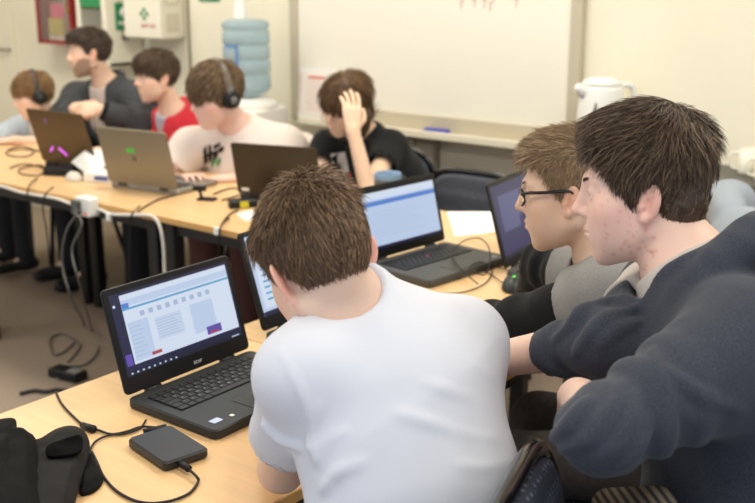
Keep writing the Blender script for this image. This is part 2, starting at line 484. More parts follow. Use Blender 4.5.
def hand(V, w, d, n, side, s=1.0, curl=.5, spread=.06, thumb=1.0, ptng=0):
    d = unit(d); n = unit(np.array(n)-d*np.dot(n, d)); t = np.cross(d, n)*side
    w = np.array(w); ends = []
    V.etube(w-.01*d*s, w+.072*s*d, t, (.026*s, .016*s), (.037*s, .0125*s), .012)
    Ls = [(.043, .026, .020), (.047, .030, .021), (.043, .028, .020), (.034, .021, .018)]
    fan = []
    for i, (off, Lf) in enumerate(zip((.030, .0105, -.009, -.0275), Ls)):
        kn = w+s*(d*(.086-.004*abs(i-1.2))+t*off+n*.002)
        V.cone(w+s*(.02*d+t*off*.6), kn, .011*s, .0098*s, .012)
        fan.append((kn, off, Lf, i))
    for kn, off, Lf, i in fan:
        a = curl*(.55+.08*i); p = kn; dd = unit(d+t*off*spread/.03*1.2)
        for j, L in enumerate(Lf):
            v = dd*math.cos(a)-n*math.sin(a)
            q = p+v*L*s; r0 = (.0088, .0080, .0073, .0064)
            V.cone(p, q, r0[j]*s, r0[j+1]*s, .002)
            p = q; a += curl*(1.0, .75, .5)[j]
        ends.append((p, v, n*math.cos(a)+dd*math.sin(a)))
    b = w+s*(.018*d+.022*t-.006*n)
    k1 = b+s*.044*unit(.6*d+.7*t*thumb-.35*n); k2 = k1+s*.031*unit(.9*d+.25*t*thumb-.35*n); k3 = k2+s*.025*unit(.95*d+.0*t-.35*n)
    V.cone(b, k1, .0145*s, .0105*s, .012); V.cone(k1, k2, .0105*s, .0095*s, .003); V.cone(k2, k3, .0095*s, .0075*s, .003)
    return ends
def skin_col(H, base, extra=None, lip=(.62, .27, .24), blush=.5):
    base = np.array(base)
    def fn(v):
        L = (v-H.c)@H.R.T/H.s; x, y, z = np.abs(L[:, 0]), L[:, 1], L[:, 2]
        c = np.repeat(base[None], len(v), 0)
        def mix(w, col): 
            w = np.clip(w, 0, 1)[:, None]; c[:] = c*(1-w)+np.array(col)[None]*w
        pink = base*np.array((1.02, .72, .68))
        g = lambda cx, cy, cz, r: np.exp(-((x-cx)**2+(y-cy)**2+(z-cz)**2)/r**2)
        mix(blush*g(.048, .062, -.015, .026), pink); mix(.45*g(0, .112, -.012, .014), pink)
        mix(.5*g(.08, -.01, 0, .035)*(x > .068), base*np.array((1.05, .66, .6)))
        dl = np.minimum(cone(x, y, z, (0, .0977, -.0440), (.020, .0870, -.0480), .0055, .002), cone(x, y, z, (0, .0967, -.0560), (.017, .0845, -.0530), .0065, .002))
        mix(.75*np.clip(.5-dl/.003, 0, 1)*(y > .07), lip)
        if extra: extra(L, c, mix)
        return np.clip(c, 0, 1)
    return fn
def person(J, H, skin_m, colf, lo, hi, h=.006, hf=.0028, hands=(), build=1.0, hk={}, neckr=.052, arms=(.043, .036, .026)):
    """J: joints; returns the body mesh's volume"""
    fr = .155*H.s
    V = Vol(lo, hi, h, (H.c-fr, H.c+fr), hf)
    b = build; rt = J['shR']-J['shL']; rh = J['hipR']-J['hipL']
    s = J['spine']                                     # pelvis, waist, chest, neck
    V.etube(s[0], s[1], rh, (.155*b, .105*b), (.135*b, .095*b), .04)
    V.etube(s[1], s[2], rt, (.135*b, .095*b), (.15*b, .105*b), .04)
    V.etube(s[2], s[3], rt, (.15*b, .10*b), (.07*b, .06*b), .04)
    for q in 'LR':
        V.cone(s[3], J['sh'+q], .045*b, .052*b, .04)
        V.cone(J['sh'+q], J['el'+q], arms[0]*1.12*b, arms[0]*.9*b, .03)
        V.cone(J['el'+q], J['wr'+q], arms[1]*1.05*b, arms[2]*b, .015)
        V.cone(J['hip'+q], J['kn'+q], .080*b, .055*b, .04)
        V.cone(J['kn'+q], J['an'+q], .052*b, .036*b, .03)
        V.cone(J['an'+q], J['an'+q]*.45+J['to'+q]*.55-np.array((0, 0, .01)), .032*b, .020*b, .02)
    top = H.w(0, -.018, -.03)
    V.cone(s[3], top, neckr*1.08*H.s, neckr*H.s, .03)
    nb = []
    for kw in hands: nb.append(hand(V, **kw))
    V.put(lambda x, y, z: head_sdf(*H.loc(x, y, z), **hk)*H.s, H.c-.14*H.s, H.c+.14*H.s, .012)
    V.nails = nb
    return V
def eyes(H, m_white, parent, origin, gaze=(0, 0)):
    for sx in (-1, 1):
        mb = MB(); n = 14; r = .0132*H.s
        c = H.w(sx*.0315, .0743, .0175)-np.array(origin)
        M = Matrix.Translation(Vector(c)) @ H.M().to_4x4() @ Matrix.Rotation(gaze[0], 4, 'X') @ Matrix.Rotation(gaze[1], 4, 'Z') @ Matrix.Rotation(-PI/2, 4, 'X')
        mb.lathe([(r*math.sin(a)+1e-5, r*math.cos(a)) for a in np.linspace(0, PI, 16)], 20, M=M)
        o = mb.build('eye', m_white, parent)
        me = o.data; me.materials.append(M_iris); me.materials.append(M_pupil)
        ax = M.to_3x3() @ Vector((0, 0, 1)); cc = M.translation
        for p in me.polygons:
            k = (p.center-cc).normalized().dot(ax.normalized())
            p.material_index = 2 if k > .975 else (1 if k > .87 else 0)
def brows(H, m, parent, origin, col, n=90, thick=1.0, seed=0):
    g = random.Random(seed)
    for sx in (-1, 1):
        mb = MB()
        for i in range(n):
            t = g.random(); x = .010+.036*t
            y0 = .0945-.026*t*t-.006*t; z0 = .0365+.006*math.sin(t*2.4)-.003*t+g.uniform(-.0028, .0028)*thick*(1.1-.6*t)
            dx, dz = .007, .003-.006*t
            a = H.w(sx*x, y0, z0); b2 = H.w(sx*(x+dx*.5), y0+.0008-.012*t*.3, z0+dz*.6); c = H.w(sx*(x+dx), y0-.003-.004*t, z0+dz)
            o = np.array(origin)
            mb.tube([a-o, b2-o, c-o], [.0006, .0006, .0002], 3)
        mb.build('eyebrow', m, parent)
# ------------------------------------------------------------------ room
def struct(name, mb, m): o = mb.build(name, m); o['kind'] = 'structure'; return o
WY = 4.0
M_wall = mat('wall_paint', S(240, 233, 212), .85, noise=(3, .03, 4, (1, 1, 1)), bump=(200, .06, .001))
M_wall2 = mat('lower_wall_paint', S(206, 197, 182), .8, noise=(4, .03, 3, (1, 1, 1)))
M_floor = mat('grey_brown_carpet', S(152, 136, 120), .95, noise=(180, .22, 4, (1, 1, 1)), bump=(400, .4, .003))
M_ceil = mat('ceiling_tile', S(236, 234, 226), .9, noise=(30, .04, 3, (1, 1, 1)))
M_board = mat('whiteboard_enamel', S(243, 238, 224), .25, spec=.5)
M_frame = mat('board_frame', S(196, 186, 164), .45)
M_cream = mat('cream_plastic', S(236, 228, 206), .45)
M_whitep = mat('white_plastic', S(240, 238, 232), .4)
struct('floor', MB().rbox((-2.2, 1.6, -.02), (8.6, 5.0, .04)), M_floor)
struct('ceiling', MB().rbox((-2.2, 1.6, 2.72), (8.6, 5.0, .04)), M_ceil)
struct('wall_back', MB().rbox((-2.2, WY+.05, 1.35), (8.6, .1, 2.7)), M_wall)
struct('wall_left', MB().rbox((-6.55, 1.6, 1.35), (.1, 5.0, 2.7)), M_wall)
struct('baseboard_back', MB().rbox((-2.2, WY-.008, .05), (8.6, .016, .1), cham=.004), M_wall2)
struct('trim_1', MB().rbox((-2.33, WY-.012, .36), (.80, .024, .72), cham=.004), M_wall2)
struct('trim_2', MB().rbox((-2.79, WY-.03, .40), (.10, .06, .78), cham=.006), mat('grey_trunking', S(158, 150, 132), .6))
d_ = MB().rbox((-6.27, WY-.012, 1.0), (.42, .024, 2.0), cham=.004); dd = struct('door_1', d_, M_wall)
h_ = MB().tube([(-6.10, 3.988, 1.02), (-6.10, 3.95, 1.02), (-6.11, 3.94, 1.02), (-6.22, 3.94, 1.02)], .009, 8); h_.build('door_handle', M_silver, dd)
# ceiling lamps (above the picture)
M_lamp = mat('lamp_diffuser', (1, .95, .85), .5, emit=3)
k = 0
for x in (-4.6, -2.4, -.2):
    for y in (.7, 2.7):
        t = thing('ceiling_light', ['recessed ceiling light panel over the far table, by the door', 'recessed ceiling light panel near the camera at the room\'s left', 'recessed ceiling light panel above the middle of the far table',
                  'recessed ceiling light panel above the near table', 'recessed ceiling light panel over the counter', 'recessed ceiling light panel above the camera'][k], 'light', (x, y, 2.70)); k += 1
        f = MB()
        for c, d in (((0, .31, -.01), (1.24, .02, .03)), ((0, -.31, -.01), (1.24, .02, .03)), ((.61, 0, -.01), (.02, .6, .03)), ((-.61, 0, -.01), (.02, .6, .03))): f.rbox(c, d)
        f.build('frame', M_whitep, t); MB().rbox((0, 0, -.004), (1.2, .6, .008)).build('diffuser', M_lamp, t)
        l = bpy.data.lights.new('lamp', 'AREA'); l.shape = 'RECTANGLE'; l.size = 1.2; l.size_y = .6; l.energy = LAMP*(1.35 if y > 2 else .62); l.color = (1, .96, .84)
        o = link('lamp', l, t); o.location = (0, 0, -.03)
# whiteboard
t = thing('whiteboard', 'large wall-mounted whiteboard with a grey frame and a pen ledge', 'whiteboard', (-2.83, WY, .82))
X0, X1 = -.80, .80
MB().rbox((0, -.015, .64), (1.52, .03, 1.26)).build('panel', M_board, t)
f = MB()
for c, d in (((-.785, -.02, .62), (.05, .04, 1.30)), ((.775, -.02, .62), (.05, .04, 1.30)), ((0, -.02, 1.27), (1.6, .04, .04)), ((0, -.022, .02), (1.56, .044, .075))): f.rbox(c, d, cham=.004)
f.build('frame', M_frame, t)
tr = MB().rbox((.06, -.065, -.025), (1.48, .13, .012), cham=.003).rbox((.06, -.128, -.018), (1.48, .012, .036), cham=.004); tr.build('ledge', M_cream, t)
M_redpen = mat('red_marker_ink', S(232, 184, 166), .4)
r_ = random.Random(4)
for i, (px, py) in enumerate(((461, 4), (474, 2), (484, 3), (490, 6), (516, 2))):
    p = PY(px, py, WY-.031)-np.array((-2.83, WY, .82)); p[1] = -.0312
    g = MB(); g.tube([(p[0], -.0312, p[2]-.02), (p[0]+.004, -.0312, p[2]+.01), (p[0]+.02, -.0312, p[2]+.03)], .0022, 5)
    g.tube([(p[0]-.012, -.0312, p[2]+.012), (p[0]+.012, -.0312, p[2]+.010)], .002, 5); g.build('marker_writing', M_redpen, t)

e = thing('board_eraser', 'blue board eraser lying on the whiteboard ledge', 'eraser', (-2.70, 3.905, .805), -.03)
MB().rbox((0, 0, .014), (.125, .05, .020), .008, 3, cham=.004).build('grip', mat('blue_plastic', S(58, 66, 176), .4), e)
MB().rbox((0, 0, .003), (.118, .046, .006)).build('felt_pad', mat('grey_felt', S(70, 70, 90), .9), e)
# things by the board: certificate stand, control box
e = thing('document_frame', 'white framed notice with red print leaning against the board\'s end', 'notice', (-3.42, 3.885, .815), rot=(-.10, 0, 0))
MB().rbox((0, 0, .125), (.215, .008, .25), cham=.002).build('backing', M_whitep, e)
MB().rbox((.005, -.0055, .12), (.17, .003, .21)).build('sheet', mat('paper', S(244, 236, 226), .7), e)
mr = mat('red_print', S(226, 118, 100), .6); mk = mat('pink_print', S(232, 190, 182), .6)
MB().rbox((.01, -.0078, .20), (.11, .001, .012)).build('heading', mr, e)
g = MB()
for i in range(9): g.rbox((.008+.004*(i % 3), -.0078, .178-.017*i), (.13-.02*(i % 2), .001, .004))
g.rbox((-.094, -.0078, .12), (.006, .001, .2)); g.build('print_lines', mk, e)
e = thing('control_box', 'cream wall control box with small green lights under the board ledge', 'control box', (-2.965, WY-.05, .44))
MB().rbox((0, 0, .16), (.20, .10, .32), .01, 3, axis=1, cham=.006).build('casing', M_cream, e)
MB().rbox((.02, -.052, .268), (.10, .004, .03)).build('panel', mat('control_panel', S(196, 190, 160), .4), e)
mg = mat('green_light', S(90, 190, 110), .4, emit=.6)
for i in range(3): MB().lathe([(.006, 0), (.006, .003), (.001, .004)], 10, M=Matrix.Translation((-.01+.025*i, -.054, .268)) @ Matrix.Rotation(PI/2, 4, 'X')).build('indicator_light', mg, e)
# counter with kettle and mugs
e = thing('counter', 'low wooden counter with a dark grey top along the back wall', 'counter', (-.60, 3.84, 0))
MB().rbox((0, -.002, .40), (2.70, .28, .74)).build('cabinet', mat('brown_wood', S(128, 88, 58), .5, noise=(6, .2, 4, (.5, 8, 8))), e)
MB().rbox((0, -.148, .725), (2.70, .016, .10)).build('fascia', mat('light_wood', S(196, 160, 116), .5, noise=(6, .1, 4, (.5, 8, 8))), e)
MB().rbox((0, -.008, .785), (2.74, .33, .025), cham=.004).build('worktop', mat('dark_worktop', S(96, 92, 86), .5), e)
e = thing('kettle', 'white plastic electric kettle with a dark water window on the counter', 'kettle', (-1.86, 3.83, .798), math.radians(235))
MB().lathe([(.088, 0), (.09, .012), (.086, .02)], 28).build('base_plate', M_whitep, e)
MB().lathe([(.085, .02), (.092, .03), (.094, .10), (.090, .22), (.084, .275), (.080, .29)], 32).build('body', M_whitep, e)
MB().lathe([(.080, .29), (.076, .305), (.05, .318), (.012, .322), (.002, .323)], 32).build('lid', M_whitep, e)
MB().tube(smooth_path([(-.08, 0, .285), (-.125, 0, .285), (-.145, 0, .25), (-.142, 0, .15), (-.12, 0, .09), (-.088, 0, .08)]), .013, 10).build('handle', M_whitep, e)
MB().tube([(.07, 0, .26), (.105, 0, .285), (.112, 0, .29)], [.03, .018, .014], 10).build('spout', M_whitep, e)
w_ = MB()
an_ = math.radians(48); q_ = lambda r, z: Vector((r*math.cos(an_), r*math.sin(an_), z))
w_.tube([q_(.0905, .11), q_(.0915, .15), q_(.0895, .19), q_(.088, .23)], [.006, .013, .010, .003], 10, flat=1)
w_.build('water_window', mat('dark_window', S(80, 78, 72), .2), e)
M_mug = mat('white_china', S(240, 234, 218), .25)
def mug(name, label, group, loc, rz, r=.042, h=.095, m=M_mug):
    e = thing(name, label, 'mug', loc, rz, group)
    MB().lathe([(r*.8, 0), (r*.95, .004), (r, .015), (r, h), (r*.93, h), (r*.9, .012), (.001, .008)], 24, cap=False).build('cup', m, e)
    MB().tube(smooth_path([(r-.004, 0, h*.8), (r+.02, 0, h*.82), (r+.03, 0, h*.55), (r+.02, 0, h*.25), (r-.004, 0, h*.2)], 4), .006, 8).build('handle', m, e)
    return e
mug('mug', 'white mug on the counter, the nearest of the mugs to the kettle', 'mugs on the counter', (-1.265, 3.86, .798), 3.5)
mug('mug', 'white mug on the counter between the other two mugs', 'mugs on the counter', (-1.175, 3.77, .798), math.radians(215))
mug('mug', 'white mug on the counter, the farthest of the mugs from the kettle', 'mugs on the counter', (-1.05, 3.80, .798), math.radians(120))
# water cooler
e = thing('water_cooler', 'white water cooler standing by the back wall', 'water cooler', (-3.71, 3.72, 0), math.radians(10))
MB().rbox((0, 0, .44), (.30, .31, .86), .04, 4, cham=.01).build('body', M_whitep, e)
MB().lathe([(.145, .86), (.15, .87), (.15, .895), (.11, .91), (.10, .915)], 32).build('collar', M_whitep, e)
MB().rbox((0, -.157, .66), (.2, .01, .2), .02, 3, axis=1).build('dispensing_recess', mat('cooler_recess', S(190, 192, 196), .5), e)
for i, c in enumerate((S(70, 110, 190), S(190, 70, 60))): MB().rbox((-.04+.08*i, -.185, .72), (.025, .05, .03), .006, 2).build('tap', mat('tap_colour', c, .4), e)
M_bottle = mat('blue_bottle_plastic', S(190, 212, 222), .12, trans=.55, ior=1.12, spec=.5)
e2 = thing('water_bottle', 'large blue water bottle standing upside down on the cooler', 'water bottle', (-3.71, 3.72, .915), .2)
pr = [(.03, 0), (.05, .005), (.105, .03), (.116, .05)]
for i in range(4):
    z = .055+.07*i; pr += [(.116, z), (.116, z+.05), (.108, z+.058), (.108, z+.064)]
pr += [(.116, .345), (.112, .365), (.09, .375), (.001, .376)]
MB().lathe(pr, 36, cap=False).build('bottle', M_bottle, e2)
lb = MB().rbox((-.01, -.117, .255), (.075, .003, .012)).rbox((.022, -.117, .20), (.014, .003, .12)).rbox((-.01, -.117, .10), (.075, .003, .006))
tag(lb.build('label_print', mat('blue_print', S(96, 140, 196), .5), e2), 'blue printed mark')
e3 = thing('paper_cup', 'stack of white paper cups standing upside down on the water bottle', 'paper cups', (-3.75, 3.73, 1.2915))
MB().lathe([(.036, 0), (.035, .004), (.020, .16), (.018, .165), (.001, .166)], 20).build('cup', M_whitep, e3)
# wall cabinets
M_red = mat('red_enamel', S(150, 34, 36), .4); M_glass = mat('cabinet_glass', (.9, .9, .85), .05, trans=.9, ior=1.1, alpha=1)
e = thing('key_cabinet', 'red wall cabinet with a glass front holding papers', 'cabinet', (-5.43, WY, 1.09))
b = MB().rbox((0, -.005, .2), (.34, .01, .40)).rbox((-.165, -.07, .2), (.012, .14, .40)).rbox((.165, -.07, .2), (.012, .14, .40)).rbox((0, -.07, .006), (.34, .14, .012)).rbox((0, -.07, .394), (.34, .14, .012))
b.build('casing', M_red, e)
f = MB()
for c, d in (((-.158, -.146, .2), (.026, .014, .40)), ((.158, -.146, .2), (.026, .014, .40)), ((0, -.146, .012), (.34, .014, .022)), ((0, -.146, .388), (.34, .014, .022))): f.rbox(c, d)
dr = f.build('door', M_red, e); MB().rbox((0, -.146, .2), (.295, .004, .36)).build('glass_pane', M_glass, dr)
MB().rbox((0, -.02, .2), (.31, .004, .37)).build('backing', mat('cabinet_backing', S(176, 156, 120), .8), e)
MB().lathe([(.012, 0), (.010, .012), (.001, .014)], 12, M=Matrix.Translation((.150, -.153, .2)) @ Matrix.Rotation(PI/2, 4, 'X')).build('latch', mat('brass', S(190, 150, 60), .35, metal=.8), e)
for nm, lb, x, z, w, h, c in (('card', 'pink card inside the red cabinet', -.0, .195, .13, .085, S(232, 92, 126)), ('sheet', 'yellow sheet inside the red cabinet, below the pink card', -.03, .10, .15, .10, S(206, 180, 84)),
                           ('sheet', 'purplish grey sheet inside the red cabinet', .105, .12, .09, .20, S(160, 132, 124)), ('sheet', 'white strip of paper at the bottom of the red cabinet', .0, .032, .17, .032, S(236, 220, 214))):
    q = MB().rbox((0, 0, 0), (w, .003, h)).build(nm, mat(nm, c, .7)); q.location = (-5.43+x, WY-.115-.006*(nm == 'card')-.012*(z < .05)+.006*(x > .1), 1.09+z); tag(q, lb, 'paper')
e = thing('first_aid_cabinet', 'tall white safety cabinet with a glass front and green signs', 'cabinet', (-4.94, WY, 1.0))
M_cab = mat('white_enamel', S(238, 232, 214), .4); M_green = mat('sign_green', S(46, 140, 84), .5)
b = MB().rbox((0, -.005, .35), (.26, .01, .70)).rbox((-.125, -.12, .35), (.01, .24, .70)).rbox((.125, -.12, .35), (.01, .24, .70)).rbox((0, -.12, .008), (.26, .24, .016)).rbox((0, -.12, .692), (.26, .24, .016)).rbox((0, -.12, .35), (.24, .22, .01))
b.build('casing', M_cab, e)
f = MB()
for c, d in (((-.112, -.247, .35), (.036, .014, .70)), ((.112, -.247, .35), (.036, .014, .70)), ((0, -.247, .02), (.19, .012, .04)), ((0, -.247, .51), (.19, .012, .38))): f.rbox(c, d)
dr = f.build('door', M_cab, e); MB().rbox((0, -.246, .17), (.19, .004, .28)).build('glass_pane', M_glass, dr)
MB().rbox((0, -.2555, .345), (.18, .003, .05)).build('green_sign', M_green, e)
tag(MB().rbox((.127+.0045, -.13, .27), (.003, .12, .15)).build('green_sign', M_green, e), 'green safety sign on the cabinet side')
g = MB(); g.lathe([(.03, 0), (.03, .002)], 20, M=Matrix.Translation((.134, -.13, .29)) @ Matrix.Rotation(PI/2, 4, 'Y')); g.rbox((.134, -.13, .235), (.002, .08, .02)); g.build('sign_symbol', M_whitep, e)
MB().rbox((.132, -.13, .155), (.012, .05, .03), .006, 2, axis=0).build('lock', M_silver, e)
MB().rbox((.05, -.2555, .05), (.06, .003, .03)).build('green_label', M_green, e)
q = thing('safety_vest', 'folded yellow safety vest inside the white cabinet', 'vest', (-4.90, 3.86, 1.016), .2)
MB().rbox((0, 0, .07), (.13, .10, .14), .03, 3, cham=.02).build('cloth', mat('yellow_cloth', S(214, 176, 70), .8), q)
e = thing('first_aid_box', 'white first aid box with a green cross on the wall', 'first aid box', (-4.605, WY, 1.155))
MB().rbox((0, -.09, .16), (.31, .18, .32), .02, 3, axis=2, cham=.012).build('case', M_cab, e)
c = MB()
for dx, dz in ((0, .022), (0, -.022), (.022, 0), (-.022, 0)): c.rbox((.03+dx, -.1815, .135+dz), (.020, .003, .020))
c.build('green_cross', M_green, e)
text('lettering', 'FIRST AID', .028, mat('red_letter', S(200, 90, 76), .6), e, Matrix.Translation((.06, -.1815, .072)) @ Matrix.Rotation(PI/2, 4, 'X'))
g = MB().tube(smooth_path([(.157, -.14, .27), (.157, -.14, .20), (.157, -.09, .19), (.157, -.05, .20), (.157, -.05, .27)], 5), .005, 6).rbox((.156, -.09, .09), (.004, .09, .10), .01, 2, axis=0)
g.build('moulded_handle', mat('moulding', S(214, 206, 184), .5), e)
o = MB().tube([(-4.42, WY-.006, .1), (-4.42, WY-.006, 2.68)], .006, 8).build('wall_cable', mat('grey_cable', S(128, 124, 96), .6)); tag(o, 'thin dark cable running down the back wall', 'cable')
o = MB().rbox((-4.25, WY-.004, 1.437), (.155, .006, .155)).build('safety_sign', M_green); tag(o, 'small green sign on the wall above the cooler', 'sign')
# ------------------------------------------------------------------ tables
TH = .72
def table(label, x0, x1, y0, y1, group=None):
    cx, cy = (x0+x1)/2, (y0+y1)/2; w, d = x1-x0, y1-y0
    e = thing('table', label, 'table', (cx, cy, 0), 0, 'tables pushed together')
    MB().rbox((0, 0, TH-.011), (w-.004, d-.004, .022), .006, 2, cham=.001).build('table_top', M_wood, e)
    ed = MB()
    for c, dd_ in (((0, d/2-.0015, TH-.0115), (w-.006, .003, .019)), ((0, -d/2+.0015, TH-.0115), (w-.006, .003, .019)), ((w/2-.0015, 0, TH-.0115), (.003, d-.006, .019)), ((-w/2+.0015, 0, TH-.0115), (.003, d-.006, .019))): ed.rbox(c, dd_)
    ed.build('edge_strip', M_edge, e)
    f = MB(); a, b = w/2-.045, d/2-.045
    for c, dd_ in (((0, b, TH-.045), (2*a, .025, .046)), ((0, -b, TH-.045), (2*a, .025, .046)), ((a, 0, TH-.045), (.025, 2*b, .046)), ((-a, 0, TH-.045), (.025, 2*b, .046))): f.rbox(c, dd_, cham=.002)
    f.build('frame', M_blackmetal, e)
    for sx in (-1, 1):
        for sy in (-1, 1): MB().rbox((sx*a, sy*b, (TH-.022)/2), (.05, .05, TH-.022), .008, 3, cham=.002).build('leg', M_blackmetal, e)
    return e
table('beech table nearest the camera, with the hard drive on it', -1.70, -1.05, .25, 1.60)
table('beech table with the pointing-stick laptop and the mouse on it', -1.70, -1.05, 1.60, 2.95)
table('beech table at the back beside the near row, with a dark laptop lid', -2.75, -1.70, 2.29, 2.95)
table('beech table with the silver laptop on it, in the far row', -3.95, -2.75, 2.29, 2.95)
table('beech table at the far row\'s end, where the child sits', -5.15, -3.95, 2.29, 2.95)
# ------------------------------------------------------------------ chairs
def fabric_dots(ca=S(108, 114, 132), cb=S(42, 46, 58), nm='dotted_navy_fabric'):
    m = bpy.data.materials.new(nm); m.use_nodes = True; nt = m.node_tree; b = nt.nodes['Principled BSDF']; L = nt.links
    tc = nt.nodes.new('ShaderNodeTexCoord'); mp = nt.nodes.new('ShaderNodeMapping'); mp.inputs['Rotation'].default_value = (0, .6, 0)
    v = nt.nodes.new('ShaderNodeTexVoronoi'); v.inputs['Scale'].default_value = 95; v.inputs['Randomness'].default_value = .15
    r = nt.nodes.new('ShaderNodeValToRGB'); r.color_ramp.elements[0].color = (*ca, 1); r.color_ramp.elements[1].color = (*cb, 1)
    r.color_ramp.elements[0].position = .18; r.color_ramp.elements[1].position = .34
    L.new(tc.outputs['Object'], mp.inputs[0]); L.new(mp.outputs[0], v.inputs['Vector']); L.new(v.outputs['Distance'], r.inputs[0]); L.new(r.outputs[0], b.inputs['Base Color'])
    b.inputs['Roughness'].default_value = .9; return m
M_fab = fabric_dots()
M_gloss = mat('glossy_black_tube', S(14, 14, 15), .18, spec=.6, coat=.5)
def cushion(w, d, h, ex=4):
    """pillow with round plan; local xy plan"""
    mb = MB(); n = 40; prof = [(0.0, -.5), (.9, -.5), (.985, -.35), (1.0, 0), (.985, .3), (.93, .45), (.8, .5), (0.0, .56)]
    vs = []; fs = []
    for s_, z in prof:
        for k in range(n):
            a = 2*PI*k/n; c, s2 = math.cos(a), math.sin(a)
            vs.append((w/2*s_*math.copysign(abs(c)**(2/ex), c), d/2*s_*math.copysign(abs(s2)**(2/ex), s2), h*z))
    for i in range(len(prof)-1):
        for k in range(n): fs.append([i*n+k, i*n+(k+1) % n, (i+1)*n+(k+1) % n, (i+1)*n+k])
    mb.raw(vs, fs, True); return mb
def chair_parts(M_fab):
    ps = []
    st = cushion(.44, .43, .06)
    ps.append(('seat', MB().raw([Vector(v)+Vector((0, 0, .43)) for v in st.v], st.f, True).mesh('seat', M_fab)))
    bc = cushion(.43, .35, .045)
    Mb = Matrix.Translation((0, -.225, .64)) @ Matrix.Rotation(math.radians(-8), 4, 'X') @ Matrix.Rotation(PI/2, 4, 'X')
    ps.append(('backrest', MB().raw(bc.v, bc.f, True, Mb).mesh('backrest', M_fab)))
    sh = cushion(.455, .385, .02)
    Ms = Matrix.Translation((0, -.245, .64)) @ Matrix.Rotation(math.radians(-8), 4, 'X') @ Matrix.Rotation(PI/2, 4, 'X')
    rim = [Ms @ Vector((.222*math.copysign(abs(math.cos(a))**.5, math.cos(a)), .188*math.copysign(abs(math.sin(a))**.5, math.sin(a)), -.02)) for a in np.linspace(0, 2*PI, 40, endpoint=False)]
    ps.append(('back_frame', MB().tube(rim, .013, 8, closed=True).mesh('back_frame', M_gloss)))
    f = MB()
    for s_ in (-1, 1): f.tube(smooth_path([(s_*.19, .18, .40), (s_*.20, -.17, .40), (s_*.20, -.23, .44), (s_*.20, -.245, .60)], 5), .0115, 8)
    f.tube([(-.19, .16, .395), (.19, .16, .395)], .0115, 8); f.tube([(-.2, -.17, .395), (.2, -.17, .395)], .0115, 8)
    ps.append(('seat_frame', f.mesh('seat_frame', M_blackmetal)))
    for s_ in (-1, 1):
        ps.append(('leg', MB().tube([(s_*.19, .16, .40), (s_*.215, .22, .0)], .0125, 8).mesh('leg', M_blackmetal)))
        ps.append(('leg', MB().tube([(s_*.195, -.15, .40), (s_*.22, -.26, .0)], .0125, 8).mesh('leg', M_blackmetal)))
    return ps
M_fab2 = fabric_dots(S(128, 132, 144), S(74, 77, 86), 'dotted_fabric_lightened')  # same chair fabric, its colour lightened against the shade on the other chairs
CH_PARTS = chair_parts(M_fab); CH_LIGHTENED = chair_parts(M_fab2)
def chair(label, loc, face, raise_=0, sc=1.0):
    """face: direction the sitter looks"""
    e = thing('chair', label, 'chair', (loc[0], loc[1], 0), math.atan2(face[1], face[0])-PI/2, 'padded dark chairs')
    for n, me in (CH_PARTS if raise_ > 0 else CH_LIGHTENED):
        o = link(n, me, e)
        if raise_ and n in ('backrest', 'back_frame'): o.location = (0, 0, raise_)
    return e
# ------------------------------------------------------------------ laptops
GL = {}
def glyph(ch, size=.0062):
    if ch not in GL:
        cu = bpy.data.curves.new('glyph', 'FONT'); cu.body = ch; cu.size = size; cu.align_x = 'CENTER'; cu.align_y = 'CENTER'; cu.resolution_u = 2
        o = bpy.data.objects.new('glyph', cu); C.objects.link(o); dg = bpy.context.evaluated_depsgraph_get()
        me = bpy.data.meshes.new_from_object(o.evaluated_get(dg)); bpy.data.objects.remove(o)
        GL[ch] = ([tuple(v.co) for v in me.vertices], [list(p.vertices) for p in me.polygons])
    return GL[ch]
def glow(name, c, e=1.0):
    m = mat(name, c, .3, emit=e); m.node_tree.nodes['Principled BSDF'].inputs['Base Color'].default_value = (.015, .015, .017, 1); return m
G_ = dict(list=glow('screen_list', S(198, 213, 238), SCR), white=glow('screen_white', S(214, 226, 244), SCR), pale=glow('screen_pale', S(190, 208, 236), SCR), blue=glow('screen_blue', S(86, 132, 208), SCR), navy=glow('screen_navy', S(28, 30, 66), SCR),
          bar=glow('screen_taskbar', S(22, 26, 48), SCR), grey=glow('screen_grey', S(168, 186, 214), SCR), red=glow('screen_red', S(176, 70, 76), SCR), violet=glow('screen_violet', S(96, 78, 170), SCR), teal=glow('screen_teal', S(90, 164, 206), SCR),
          deep=glow('screen_deep', S(50, 50, 92), SCR), green=glow('screen_green', S(120, 180, 130), SCR))
ROWS = ['`1234567890-=', 'QWERTYUIOP[]', 'ASDFGHJKL;\'#', '\\ZXCVBNM,./']
KM = {}
def key_mesh(w, d, ch):
    k = (round(w, 4), round(d, 4), ch)
    if k not in KM:
        mb = MB().rbox((0, 0, .0012), (w, d, .0024), .0018, 2, cham=.0006)
        nf = len(mb.f)
        if ch:
            v, f = glyph(ch); mb.raw([(x-w*.12, y+d*.06, .00255) for x, y, z in v], f)
        me = mb.mesh('key', M_key); me.materials.append(M_keyglyph)
        for p in me.polygons:
            if p.index >= nf: p.material_index = 1
        KM[k] = me
    return KM[k]
